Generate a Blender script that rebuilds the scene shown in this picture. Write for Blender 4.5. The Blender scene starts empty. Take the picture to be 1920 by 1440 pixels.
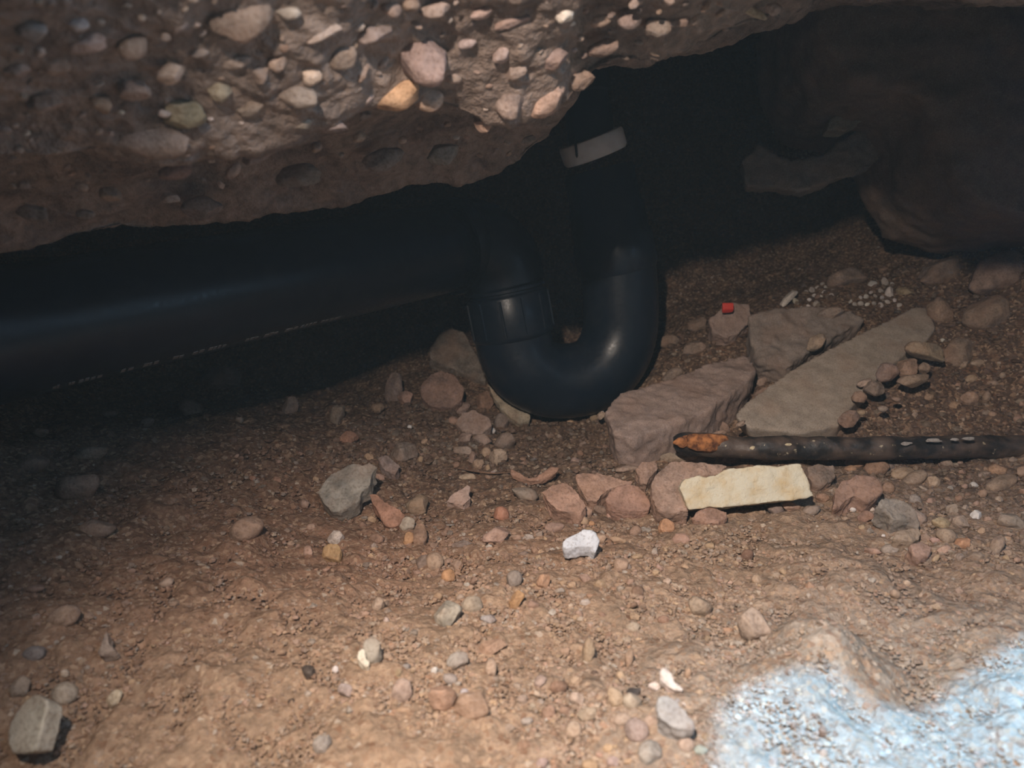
import bpy, bmesh, math, random
import numpy as np
from mathutils import Vector, Matrix

SC = bpy.context.scene
COL = SC.collection
rng = np.random.default_rng(11)
random.seed(5)

# ------------------------------------------------------------------ camera, light, exposure
F = 1440.0
PITCH = math.radians(12)
FW = np.array([0, math.cos(PITCH), -math.sin(PITCH)])
UP = np.array([0, math.sin(PITCH), math.cos(PITCH)])
RT = np.array([1.0, 0, 0])

cam_d = bpy.data.cameras.new('camera')
cam_d.sensor_width = 36.0
cam_d.lens = F / 1920 * 36.0
cam_d.clip_start = 0.01
cam_d.dof.use_dof = True
cam_d.dof.focus_distance = 0.76
cam_d.dof.aperture_fstop = 7.0
cam = bpy.data.objects.new('camera', cam_d)
COL.objects.link(cam)
cam.rotation_euler = (math.pi / 2 - PITCH, 0, 0)
SC.camera = cam

SC.view_settings.view_transform = 'Standard'
SC.view_settings.look = 'None'
SC.view_settings.gamma = 1.0
SC.view_settings.use_curve_mapping = False
SC.view_settings.exposure = 0.0

world = bpy.data.worlds.new('daylight')
SC.world = world
world.use_nodes = True
world.node_tree.nodes['Background'].inputs[0].default_value = (0.42, 0.68, 1.0, 1)
world.node_tree.nodes['Background'].inputs[1].default_value = 5.2

def light(name, kind, loc, target, color, energy, **kw):
    d = bpy.data.lights.new(name, kind)
    d.color = color
    d.energy = energy
    for k, v in kw.items():
        setattr(d, k, v)
    o = bpy.data.objects.new(name, d)
    COL.objects.link(o)
    o.location = loc
    o.rotation_euler = (Vector(target) - Vector(loc)).to_track_quat('-Z', 'Y').to_euler()
    return o

# the torch held beside the camera
light('torch', 'SPOT', (-0.09, -0.03, 0.25), (0.155, 0.43, -0.25), (1.0, 0.85, 0.72), 39.0,
      spot_size=math.radians(86), spot_blend=1.0, shadow_soft_size=0.010)
# daylight through the opening cut in the added slab overhead
SUN_TO = np.array([0.10, -0.38, 1.0]); SUN_TO /= np.linalg.norm(SUN_TO)
light('daylight_sun', 'SUN', tuple(SUN_TO * 3), (0, 0, 0), (0.18, 0.58, 1.0), 9.0, angle=math.radians(1.2))

# ------------------------------------------------------------------ helpers
def ray(px, py):
    return FW + RT * ((px - 960.0) / F) + UP * ((720.0 - py) / F)

def P(px, py, Y):
    """point seen at a pixel of the photograph, at distance Y into the place"""
    d = ray(px, py)
    return d * (Y / d[1])

def vnoise(p, scale, seed=0):
    p = np.asarray(p, float) * scale + 57.3 + seed * 13.7
    i = np.floor(p).astype(np.int64)
    f = p - i
    f = f * f * (3 - 2 * f)
    def h(ix, iy, iz):
        n = (ix * 374761393 + iy * 668265263 + iz * 2147483647 + seed * 974711) & 0xFFFFFFFF
        n = ((n ^ (n >> 13)) * 1274126177) & 0xFFFFFFFF
        n = (n ^ (n >> 16)) & 0xFFFF
        return n / 32767.5 - 1.0
    x, y, z = i[:, 0], i[:, 1], i[:, 2]
    fx, fy, fz = f[:, 0], f[:, 1], f[:, 2]
    def lx(yy, zz):
        a = h(x, yy, zz); b = h(x + 1, yy, zz)
        return a + (b - a) * fx
    a = lx(y, z); b = lx(y + 1, z); c = lx(y, z + 1); d = lx(y + 1, z + 1)
    a = a + (b - a) * fy
    c = c + (d - c) * fy
    return a + (c - a) * fz

def n2(x, y, scale, seed=0):
    return vnoise(np.stack([x, y, np.full_like(x, 0.37)], 1), scale, seed)

def tag(o, label=None, cat=None, group=None, kind=None):
    if label: o['label'] = label
    if cat: o['category'] = cat
    if group: o['group'] = group
    if kind: o['kind'] = kind
    return o

def link(name, me, mat=None, parent=None, color=None):
    o = bpy.data.objects.new(name, me)
    COL.objects.link(o)
    if mat and not me.materials:
        me.materials.append(mat)
    if parent is not None:
        o.parent = parent
        o.matrix_parent_inverse = Matrix.Identity(4)
    if color is not None:
        o.color = (*color, 1)
    return o

def empty(name, loc=(0, 0, 0)):
    o = bpy.data.objects.new(name, None)
    o.empty_display_size = 0.02
    COL.objects.link(o)
    o.location = loc
    return o

def mesh_np(name, v, f, smooth=True):
    """v (n,3); f (m,k) all of one size"""
    me = bpy.data.meshes.new(name)
    v = np.ascontiguousarray(v, np.float32); f = np.ascontiguousarray(f, np.int32)
    k = f.shape[1]
    me.vertices.add(len(v)); me.vertices.foreach_set('co', v.ravel())
    me.loops.add(f.size); me.loops.foreach_set('vertex_index', f.ravel())
    me.polygons.add(len(f)); me.polygons.foreach_set('loop_start', np.arange(0, f.size, k, dtype=np.int32))
    me.polygons.foreach_set('use_smooth', np.full(len(f), smooth, bool))
    me.update(calc_edges=True); me.validate()
    return me

def grid_faces(nr, nc):
    a = (np.arange(nr - 1)[:, None] * nc + np.arange(nc - 1)[None, :]).ravel()
    return np.stack([a, a + 1, a + nc + 1, a + nc], 1)

def set_color_attr(me, name, cols):
    at = me.color_attributes.new(name, 'FLOAT_COLOR', 'POINT')
    c = np.ones((len(cols), 4), np.float32); c[:, :3] = cols
    at.data.foreach_set('color', c.ravel())

# ------------------------------------------------------------------ materials
def new_mat(name):
    m = bpy.data.materials.new(name); m.use_nodes = True
    nt = m.node_tree
    return m, nt, nt.nodes['Principled BSDF']

def N(nt, t, **kw):
    n = nt.nodes.new(t)
    for k, v in kw.items():
        if k in n.inputs: n.inputs[k].default_value = v
        else: setattr(n, k, v)
    return n

def mixc(nt, fac, a, b, mode='MIX'):
    m = nt.nodes.new('ShaderNodeMix'); m.data_type = 'RGBA'; m.blend_type = mode
    for sock, val in ((m.inputs[0], fac), (m.inputs[6], a), (m.inputs[7], b)):
        if isinstance(val, bpy.types.NodeSocket): nt.links.new(val, sock)
        elif isinstance(val, (int, float)): sock.default_value = val
        else: sock.default_value = (*val, 1) if len(val) == 3 else val
    return m.outputs[2]

def ramp(nt, fac, stops):
    r = nt.nodes.new('ShaderNodeValToRGB')
    nt.links.new(fac, r.inputs[0])
    el = r.color_ramp.elements
    while len(el) < len(stops): el.new(0.5)
    for e, (p, c) in zip(el, stops):
        e.position = p
        e.color = (c, c, c, 1) if isinstance(c, (int, float)) else (*c, 1)
    return r.outputs[0]

def noise(nt, co, scale, detail=3, rough=0.55):
    n = N(nt, 'ShaderNodeTexNoise', Scale=scale, Detail=detail, Roughness=rough)
    nt.links.new(co, n.inputs['Vector'])
    return n.outputs['Fac']

def bump(nt, bsdf, hts):
    prev = None
    for h, strength, dist in hts:
        b = N(nt, 'ShaderNodeBump', Strength=strength, Distance=dist)
        nt.links.new(h, b.inputs['Height'])
        if prev: nt.links.new(prev, b.inputs['Normal'])
        prev = b.outputs[0]
    nt.links.new(prev, bsdf.inputs['Normal'])

def stone_material(name, var=0.35, fine=420, rough=0.85, bmp=0.35, attr=None, dusty=0.25):
    m, nt, b = new_mat(name)
    if attr:
        at = N(nt, 'ShaderNodeVertexColor'); at.layer_name = attr
        base = at.outputs[0]
        co = N(nt, 'ShaderNodeNewGeometry').outputs['Position']
    else:
        oi = N(nt, 'ShaderNodeObjectInfo')
        base = oi.outputs['Color']
        co = N(nt, 'ShaderNodeNewGeometry').outputs['Position']
    n1 = noise(nt, co, 70, 4)
    n2_ = noise(nt, co, fine, 2)
    c = mixc(nt, ramp(nt, n1, [(0.3, 0.0), (0.7, 1.0)]), mixc(nt, 1.0, base, (1 - var,) * 3, 'MULTIPLY'),
             mixc(nt, 1.0, base, (1 + var,) * 3, 'MULTIPLY'))
    c = mixc(nt, ramp(nt, n2_, [(0.35, 0.55), (0.5, 0.0)]), c, mixc(nt, 1.0, c, (0.55, 0.5, 0.47), 'MULTIPLY'))
    c = mixc(nt, ramp(nt, n2_, [(0.62, 0.0), (0.78, 0.5)]), c, mixc(nt, 0.4, c, (0.7, 0.62, 0.55)))
    if dusty:
        n3 = noise(nt, co, 28, 3)
        c = mixc(nt, ramp(nt, n3, [(0.45, 0.0), (0.75, dusty)]), c, (0.27, 0.15, 0.095))
    nt.links.new(c, b.inputs['Base Color'])
    b.inputs['Roughness'].default_value = rough
    b.inputs['Specular IOR Level'].default_value = 0.25
    bump(nt, b, [(n1, bmp, 0.004), (n2_, bmp, 0.0012)])
    return m

M = {}
M['stone'] = stone_material('stone', bmp=.6, dusty=.45)
M['pebble'] = stone_material('pebble', var=0.25, bmp=0.35, rough=0.75, dusty=0.35)
M['plaster'] = stone_material('plaster', var=0.12, bmp=0.3, dusty=0.05)
M['grit'] = stone_material('grit', var=0.25, attr='Col', bmp=0.2, dusty=0.1)
M['concrete'] = stone_material('broken_concrete', var=0.18, fine=650, bmp=0.3, dusty=0.3)

# soil
m, nt, b = new_mat('soil')
at = N(nt, 'ShaderNodeVertexColor'); at.layer_name = 'Col'
co = N(nt, 'ShaderNodeNewGeometry').outputs['Position']
na = noise(nt, co, 22, 4); nb = noise(nt, co, 150, 4, 0.7); nc = noise(nt, co, 600, 2)
vo = N(nt, 'ShaderNodeTexVoronoi', Scale=330.0); nt.links.new(co, vo.inputs['Vector'])
sep = N(nt, 'ShaderNodeSeparateColor'); nt.links.new(vo.outputs['Color'], sep.inputs[0])
c = mixc(nt, 1.0, at.outputs[0], ramp(nt, na, [(0.25, 0.72), (0.75, 1.3)]), 'MULTIPLY')
c = mixc(nt, 1.0, c, ramp(nt, nb, [(0.3, 0.65), (0.7, 1.35)]), 'MULTIPLY')
grain = mixc(nt, sep.outputs[0], (0.17, 0.085, 0.05), (0.46, 0.33, 0.23))
c = mixc(nt, ramp(nt, sep.outputs[1], [(0.35, 0.0), (0.95, 0.75)]), c, grain)
c = mixc(nt, ramp(nt, sep.outputs[2], [(0.985, 0.0), (0.99, 0.6)]), c, (0.5, 0.43, 0.36))
nt.links.new(c, b.inputs['Base Color'])
b.inputs['Roughness'].default_value = 0.95
b.inputs['Specular IOR Level'].default_value = 0.15
bump(nt, b, [(nb, 0.55, 0.004), (vo.outputs['Distance'], 0.4, 0.0012), (nc, 0.4, 0.0008)])
M['soil'] = m

# slab concrete
m, nt, b = new_mat('slab_concrete')
co = N(nt, 'ShaderNodeNewGeometry').outputs['Position']
na = noise(nt, co, 18, 4); nb = noise(nt, co, 90, 4, 0.65); nc = noise(nt, co, 420, 2)
c = mixc(nt, ramp(nt, na, [(0.3, 0.0), (0.7, 1.0)]), (0.18, 0.135, 0.114), (0.33, 0.255, 0.215))
c = mixc(nt, 1.0, c, ramp(nt, nb, [(0.3, 0.6), (0.72, 1.35)]), 'MULTIPLY')
nt.links.new(c, b.inputs['Base Color'])
b.inputs['Roughness'].default_value = 0.9
b.inputs['Specular IOR Level'].default_value = 0.2
bump(nt, b, [(nb, 0.8, 0.008), (nc, 0.4, 0.0015)])
M['slab'] = m

def plastic(name, col, rough, dust=0.15):
    m, nt, b = new_mat(name)
    co = N(nt, 'ShaderNodeNewGeometry').outputs['Position']
    n1 = noise(nt, co, 40, 4)
    n2_ = noise(nt, co, 260, 3)
    nt.links.new(mixc(nt, ramp(nt, n1, [(0.45, 0.0), (0.8, dust)]), col, (0.12, 0.10, 0.09)), b.inputs['Base Color'])
    nt.links.new(ramp(nt, n2_, [(0.3, rough - 0.06), (0.7, rough + 0.1)]), b.inputs['Roughness'])
    bump(nt, b, [(n1, 0.05, 0.002)])
    b.inputs['Specular IOR Level'].default_value = 0.32
    return m
M['black'] = plastic('black_plastic', (0.006, 0.011, 0.020), 0.34, 0.08)
M['grey'] = plastic('grey_plastic', (0.80, 0.80, 0.82), 0.5, 0.3)
M['print'] = plastic('printed_ink', (0.20, 0.19, 0.19), 0.7, 0.3)
M['red'] = plastic('red_paint', (0.55, 0.045, 0.03), 0.6, 0.1)

# rusted iron pipe
m, nt, b = new_mat('tarred_iron')
co = N(nt, 'ShaderNodeNewGeometry').outputs['Position']
n1 = noise(nt, co, 45, 4); n2_ = noise(nt, co, 300, 3); n3 = noise(nt, co, 150, 3, 0.6)
c = mixc(nt, ramp(nt, n1, [(0.38, 0.0), (0.62, 1.0)]), (0.014, 0.013, 0.014), (0.085, 0.06, 0.048))
c = mixc(nt, ramp(nt, n3, [(0.66, 0.0), (0.72, 0.8)]), c, (0.42, 0.36, 0.25))
nt.links.new(c, b.inputs['Base Color'])
b.inputs['Roughness'].default_value = 0.55
bump(nt, b, [(n1, 0.5, 0.004), (n2_, 0.4, 0.001)])
M['iron'] = m
m, nt, b = new_mat('rust')
co = N(nt, 'ShaderNodeNewGeometry').outputs['Position']
n1 = noise(nt, co, 160, 4)
c = mixc(nt, ramp(nt, n1, [(0.35, 0.0), (0.65, 1.0)]), (0.10, 0.035, 0.015), (0.42, 0.17, 0.06))
nt.links.new(c, b.inputs['Base Color']); b.inputs['Roughness'].default_value = 0.95
bump(nt, b, [(n1, 0.8, 0.003)])
M['rust'] = m
# cream block
m, nt, b = new_mat('cream_block')
co = N(nt, 'ShaderNodeNewGeometry').outputs['Position']
n1 = noise(nt, co, 60, 4); n2_ = noise(nt, co, 480, 3); n3 = noise(nt, co, 200, 3)
c = mixc(nt, ramp(nt, n1, [(0.42, 0.0), (0.72, 1.0)]), (0.53, 0.49, 0.39), (0.48, 0.37, 0.22))
c = mixc(nt, ramp(nt, n2_, [(0.22, 0.8), (0.36, 0.0)]), c, (0.33, 0.25, 0.15))
nt.links.new(c, b.inputs['Base Color']); b.inputs['Roughness'].default_value = 0.9
bump(nt, b, [(n3, 0.4, 0.003), (n2_, 0.5, 0.0015)])
M['cream'] = m

PAL = dict(grey=(.22, .21, .19), greyl=(.36, .34, .31), tan=(.38, .28, .20), pink=(.36, .24, .19), red=(.30, .15, .10),
           orange=(.46, .24, .11), white=(.60, .575, .55), dark=(.05, .042, .038), blueg=(.27, .30, .33), brown=(.19, .115, .078),
           cream=(.72, .60, .43), olive=(.24, .20, .13), lilac=(.34, .285, .29), purple=(.21, .17, .165), mauve=(.27, .205, .18),
           sand=(.42, .30, .19), conc=(.27, .225, .19), concd=(.20, .165, .145), greyd=(.13, .12, .115))

# ------------------------------------------------------------------ ground height field
CTRL = [  # pixel x, pixel y, distance
    (0, 1440, .375), (480, 1440, .36), (960, 1440, .355), (1440, 1440, .345), (1920, 1440, .335),
    (0, 1250, .43), (480, 1250, .435), (960, 1250, .435), (1400, 1250, .43), (1920, 1250, .415),
    (0, 1100, .50), (300, 1100, .525), (700, 1100, .55), (1100, 1100, .55), (1500, 1100, .545), (1920, 1080, .55),
    (0, 950, .60), (300, 950, .66), (600, 960, .705), (900, 960, .73), (1200, 960, .72), (1500, 960, .70), (1920, 960, .68),
    (0, 850, .68), (300, 850, .76), (500, 830, .83), (700, 860, .85), (950, 860, .87), (1100, 850, .87), (1300, 870, .84), (1600, 870, .82), (1920, 870, .80),
    (0, 780, .75), (250, 790, .83), (420, 770, .93), (640, 770, .98), (850, 770, 1.0), (1060, 793, 1.01), (1180, 770, 1.0),
    (250, 700, 1.02), (640, 690, 1.12), (850, 660, 1.15), (1050, 600, 1.3), (1280, 650, 1.08), (1240, 700, 1.04),
    (1400, 700, 1.0), (1600, 760, .92), (1780, 770, .90), (1920, 770, .87),
    (1400, 590, 1.10), (1560, 540, 1.12), (1700, 560, 1.06), (1800, 640, .97), (1920, 640, .93), (1860, 520, 1.04), (1600, 490, 1.2), (1920, 470, 1.02),
    (1740, 430, 1.16), (1920, 330, 1.08), (1450, 470, 1.3), (1300, 540, 1.25),
]
WORLD_PTS = [(-1.3, .0, .55), (-1.3, .8, .55), (-1.3, 1.6, .6), (1.3, 0, .55), (1.3, .8, .55), (1.3, 1.6, .6), (-1.3, -.7, .6), (0, -.65, .55), (.6, -.65, .55), (-.6, -.65, .55), (1.3, -.7, .6),
             (-.9, .2, .0), (-.8, .5, -.05), (.75, .2, -.17), (.8, .5, -.12), (1.0, .85, .1), (0, .0, -.27), (.4, .0, -.25), (-.4, .0, -.25), (0, -.3, -.1),
             (-.8, 1.3, .2), (-.45, 1.45, .2), (0, 1.5, .3), (.35, 1.5, .28), (.7, 1.45, .32), (1.0, 1.35, .35), (-.6, 1.15, 0.0), (-.2, 1.35, .05), (.2, 1.42, .1), (.5, 1.4, .12),
             (-.6, 1.7, .45), (0, 1.7, .5), (.6, 1.7, .5)]
_cp = np.array([P(*c) for c in CTRL] + [np.array(w, float) for w in WORLD_PTS])

def _phi(r2):
    return np.where(r2 > 1e-12, 0.5 * r2 * np.log(np.maximum(r2, 1e-12)), 0.0)

_A = np.zeros((len(_cp) + 3,) * 2)
_d = ((_cp[:, None, :2] - _cp[None, :, :2]) ** 2).sum(-1)
_A[:len(_cp), :len(_cp)] = _phi(_d) + np.eye(len(_cp)) * 4e-4
_A[:len(_cp), -3:] = np.c_[np.ones(len(_cp)), _cp[:, :2]]
_A[-3:, :len(_cp)] = _A[:len(_cp), -3:].T
_w = np.linalg.solve(_A, np.r_[_cp[:, 2], 0, 0, 0])

BUMPS = [  # pixel x, pixel y, distance, radius, height : clods and hollows of the ground itself
    (1560, 1240, .43, .030, .022), (1530, 1180, .455, .03, .012), (1590, 1350, .385, .012, -.012), (1500, 1300, .41, .035, .008),
    (450, 1000, .63, .03, .012), (380, 1290, .42, .025, .008), (1060, 850, .88, .06, -.012), (1560, 1060, .57, .05, .012),
    (1640, 1110, .52, .04, .010), (1700, 1250, .43, .05, -.010), (330, 1400, .375, .03, .006), (480, 830, .84, .05, .012),
    (870, 1340, .395, .02, .005), (1000, 960, .71, .05, .006)]
_bp = [(P(a, b_, c_)[:2], r, h) for a, b_, c_, r, h in BUMPS]

def gz(x, y):
    x = np.atleast_1d(np.asarray(x, float)).ravel(); y = np.atleast_1d(np.asarray(y, float)).ravel()
    out = np.empty_like(x)
    for s in range(0, len(x), 40000):
        xs, ys = x[s:s + 40000], y[s:s + 40000]
        d2 = (xs[:, None] - _cp[None, :, 0]) ** 2 + (ys[:, None] - _cp[None, :, 1]) ** 2
        z = _phi(d2) @ _w[:-3] + _w[-3] + _w[-2] * xs + _w[-1] * ys
        for (bx, by), r, h in _bp:
            z += h * np.exp(-((xs - bx) ** 2 + (ys - by) ** 2) / (r * r))
        out[s:s + 40000] = z
    out += .0075 * n2(x, y, 13, 1) + .0038 * n2(x, y, 34, 2)
    return out

YS = np.linspace(.24, 1.55, 330)
_lx, _ly = np.linspace(-1.35, 1.35, 676), np.linspace(.2, 1.6, 351)
_lz = gz(np.tile(_lx, len(_ly)), np.repeat(_ly, len(_lx))).reshape(len(_ly), len(_lx))
def gzl(x, y):
    u = np.clip((x + 1.35) / .004, 0, 674.999); v = np.clip((y - .2) / .004, 0, 349.999)
    i, j = u.astype(int), v.astype(int); u = u - i; v = v - j
    return (_lz[j, i] * (1 - u) + _lz[j, i + 1] * u) * (1 - v) + (_lz[j + 1, i] * (1 - u) + _lz[j + 1, i + 1] * u) * v

def hit(pxs, pys):
    """where the sight lines through pixels meet the ground"""
    pxs = np.atleast_1d(np.asarray(pxs, float)); pys = np.atleast_1d(np.asarray(pys, float))
    d = FW[None] + RT[None] * ((pxs - 960) / F)[:, None] + UP[None] * ((720 - pys) / F)[:, None]
    d = d / d[:, 1:2]
    X = d[:, 0:1] * YS[None]; Z = d[:, 2:3] * YS[None]; Yg = np.broadcast_to(YS[None], X.shape)
    G = gzl(X.ravel(), Yg.ravel()).reshape(X.shape)
    below = Z < G
    k = np.argmax(below, 1); k[~below.any(1)] = len(YS) - 1
    k = np.maximum(k, 1)
    r = np.arange(len(k))
    a = (Z - G)[r, k - 1]; b_ = (Z - G)[r, k]
    t = np.clip(a / (a - b_ + 1e-12), 0, 1)
    Yh = YS[k - 1] + (YS[k] - YS[k - 1]) * t
    return d * Yh[:, None]

# ground mesh: finest where the place is looked at most closely
yr = np.concatenate([np.linspace(-.7, .2, 28)[:-1], np.geomspace(.2, 1.3, 600), np.linspace(1.3, 1.7, 60)[1:]])
ur = np.concatenate([np.linspace(-2.6, -1, 70)[:-1], np.linspace(-1, 1, 760), np.linspace(1, 2.6, 70)[1:]])
wid = .16 + .72 * np.maximum(yr, .3)
GX = (ur[None, :] * wid[:, None]).ravel(); GY = np.repeat(yr, len(ur))
GZ = gz(GX, GY)
fine = .0034 * n2(GX, GY, 75, 3) + .0015 * n2(GX, GY, 160, 4) + .0009 * n2(GX, GY, 380, 5)
cl = n2(GX, GY, 48, 6)
fine += .007 * np.clip(cl - .35, 0, 1)
gv = np.stack([GX, GY, GZ + fine], 1)
me = mesh_np('floor', gv, grid_faces(len(yr), len(ur)))
# soil colours by place: sandy, reddish, shade painted dark where torchlight fades
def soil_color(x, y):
    tanc = np.array([.285, .200, .138]); redc = np.array([.235, .122, .078]); greyc = np.array([.235, .175, .138]); shadec = np.array([.070, .046, .036]); palec = np.array([.31, .29, .26])
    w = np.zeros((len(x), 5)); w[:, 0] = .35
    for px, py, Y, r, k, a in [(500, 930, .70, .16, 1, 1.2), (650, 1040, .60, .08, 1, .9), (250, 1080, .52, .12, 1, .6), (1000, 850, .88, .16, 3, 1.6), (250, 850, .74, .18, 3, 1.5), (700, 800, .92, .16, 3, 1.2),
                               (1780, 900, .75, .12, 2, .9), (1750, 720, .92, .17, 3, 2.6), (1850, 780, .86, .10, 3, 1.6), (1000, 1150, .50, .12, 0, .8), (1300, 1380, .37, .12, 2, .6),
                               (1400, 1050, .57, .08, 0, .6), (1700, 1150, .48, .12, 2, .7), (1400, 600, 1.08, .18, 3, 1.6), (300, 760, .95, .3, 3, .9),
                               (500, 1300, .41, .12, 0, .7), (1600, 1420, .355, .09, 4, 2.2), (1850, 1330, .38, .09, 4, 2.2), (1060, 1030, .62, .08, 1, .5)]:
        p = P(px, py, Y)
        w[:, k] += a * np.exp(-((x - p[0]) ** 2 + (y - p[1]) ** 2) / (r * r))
    w[:, 3] += np.clip((y - .84) * 6, 0, 4)  # soil darkens with distance, standing in for the torch's falloff
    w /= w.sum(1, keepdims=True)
    return w @ np.stack([tanc, redc, greyc, shadec, palec])
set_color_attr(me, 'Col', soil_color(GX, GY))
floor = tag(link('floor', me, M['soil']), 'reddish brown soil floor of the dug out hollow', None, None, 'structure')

# ------------------------------------------------------------------ overhead slab: broken edge and underside
LIP = [(-700, 330), (0, 292), (120, 285), (210, 292), (320, 303), (440, 262), (590, 250), (650, 236), (690, 208), (760, 204), (830, 205), (880, 212), (930, 222), (985, 220),
       (1060, 192), (1090, 165), (1112, 140), (1190, 120), (1330, 75), (1400, 55), (1470, 35), (1540, 8), (1580, -6), (1700, -8), (2700, -8)]  # right end of the lip lowered to shade the hanging soil mass
LOW = [(-700, 520), (0, 472), (130, 456), (300, 440), (430, 412), (620, 386), (700, 366), (760, 347), (860, 345), (940, 330), (1000, 290), (1050, 235), (1100, 152), (1112, 136), (1190, 118), (1330, 72), (1400, 50), (1540, 4), (1580, -10), (1700, -12), (2700, -12)]
def cur(tab, x):
    return np.interp(x, [t[0] for t in tab], [t[1] for t in tab])
def slab_Y(px):  # front distance of the lip
    return np.interp(px, [-700, 0, 500, 950, 1330, 1540, 1720, 2700], [.40, .42, .48, .545, .575, .605, .50, .48])
def slab_low_Y(px):
    return slab_Y(px) + np.interp(px, [-700, 0, 400, 900, 1050, 1120, 2700], [.13, .13, .175, .19, .16, .10, .10])
def slab_top_Y(px):
    return slab_Y(px) - .085

def slab_at(px, py):
    """front surface of the slab at a pixel"""
    l, lo = cur(LIP, px), cur(LOW, px)
    if py <= l:
        Y = np.interp(py, [0 - 30, l], [slab_top_Y(px), slab_Y(px)])
    else:
        Y = np.interp(py, [l, max(lo, l + 1)], [slab_Y(px), slab_low_Y(px)])
    return P(px, py, Y)

cols = np.concatenate([np.linspace(-2600, -700, 50)[:-1], np.linspace(-700, 2300, 500), np.linspace(2300, 4600, 50)[1:]])
prof = []
S_A, S_B, S_C, S_D = 150, 70, 40, 16
for px in cols:
    l, lo = cur(LIP, px), cur(LOW, px)
    pts = []
    top = P(px, -30, slab_top_Y(px)); lip = P(px, l, slab_Y(px)); low = P(px, lo, slab_low_Y(px))
    t0 = np.array([top[0] * .95, top[1] - .03, .42])
    for t in np.linspace(0, 1, S_D, endpoint=False): pts.append(t0 + (top - t0) * t)
    for t in np.linspace(0, 1, S_A, endpoint=False): pts.append(slab_at(px, -30 + (l + 30) * t))
    for t in np.linspace(0, 1, S_B, endpoint=False): pts.append(lip + (low - lip) * t + np.array([0, 0, .032]) * math.sin(math.pi * t))
    back = np.array([low[0] * 1.1, low[1] + .20, low[2] + .05]); back2 = np.array([back[0] * 1.25, 1.75, back[2] + .22])
    for t in np.linspace(0, 1, S_C, endpoint=False): pts.append(low + (back - low) * t)
    for t in np.linspace(0, 1, S_D): pts.append(back + (back2 - back) * t)
    prof.append(pts)
sv = np.array(prof)                       # (cols, rows, 3)
nr, ncx = sv.shape[0], sv.shape[1]
du = np.gradient(sv, axis=0); dv = np.gradient(sv, axis=1)
nrm = np.cross(du, dv); nrm /= np.linalg.norm(nrm, axis=2, keepdims=True) + 1e-12
if nrm[nr // 2, S_D + 60, 1] > 0: nrm = -nrm
fl = sv.reshape(-1, 3)
def slab_disp(p):
    d = .010 * vnoise(p, 17, 21) + .0045 * vnoise(p, 42, 22) + .0025 * vnoise(p, 85, 23) + .0014 * vnoise(p, 190, 24)
    pit = vnoise(p, 60, 25)
    return d - .010 * np.clip(pit - .45, 0, 1)
sd = fl + nrm.reshape(-1, 3) * slab_disp(fl)[:, None]
me = mesh_np('ceiling', sd, grid_faces(nr, ncx))
ceiling = tag(link('ceiling', me, M['slab']), 'broken edge and underside of the rough concrete slab overhead', None, None, 'structure')

# ------------------------------------------------------------------ unseen slab added to block daylight, its opening cut to the lit patch
ZS = .44
patch_px = [(1330, 1500), (1350, 1330), (1400, 1290), (1470, 1262), (1560, 1255), (1600, 1300), (1650, 1335), (1720, 1338), (1800, 1285), (1870, 1225), (1950, 1190), (2200, 1120)]
pp = hit([a for a, _ in patch_px], [b_ for _, b_ in patch_px])
pp = np.vstack([pp, [[.62, .30, -.2], [.62, .02, -.2], [.16, .02, -.25]]])
hole = []
for q in pp:
    t = (ZS - q[2]) / SUN_TO[2]
    hole.append(q + SUN_TO * t)
bm = bmesh.new()
outer = [bm.verts.new((x, y, ZS)) for x, y in ((-1.8, -1), (1.8, -1), (1.8, 1.9), (-1.8, 1.9))]
inner = [bm.verts.new((h[0], h[1], ZS)) for h in hole]
ed = []
for loop in (outer, inner):
    for i in range(len(loop)): ed.append(bm.edges.new((loop[i], loop[(i + 1) % len(loop)])))
bmesh.ops.triangle_fill(bm, use_beauty=True, edges=ed)
r = bmesh.ops.extrude_face_region(bm, geom=bm.faces[:])
bmesh.ops.translate(bm, vec=(0, 0, .06), verts=[g for g in r['geom'] if isinstance(g, bmesh.types.BMVert)])
bmesh.ops.recalc_face_normals(bm, faces=bm.faces[:])
me = bpy.data.meshes.new('daylight_blocker'); bm.to_mesh(me); bm.free()
tag(link('daylight_blocker', me, M['slab']), 'unseen slab added over the pit to shape the daylight patch', None, None, 'structure')

# ------------------------------------------------------------------ stone makers
def ico(sub):
    bm = bmesh.new(); bmesh.ops.create_icosphere(bm, subdivisions=sub, radius=1.0)
    v = np.array([x.co[:] for x in bm.verts]); f = np.array([[x.index for x in q.verts] for q in bm.faces]); bm.free()
    return v, f
ICO = {s: ico(s) for s in (1, 2, 3, 4)}

def rock_verts(v, seed, cuts=7, rough=.10, round_=False):
    r = np.random.default_rng(seed)
    p = v.copy()
    for _ in range(cuts):
        n = r.normal(size=3); n /= np.linalg.norm(n)
        h = r.uniform(.62, .9)
        d = p @ n - h
        p -= np.outer(np.clip(d, 0, None) * .93, n)
    d = rough * vnoise(p, 1.6, seed % 50) + rough * .45 * vnoise(p, 4.2, seed % 50 + 1)
    p = p * (1 + d)[:, None]
    lo, hi = p.min(0), p.max(0)
    return (p - (lo + hi) / 2) / ((hi - lo) / 2)

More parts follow.
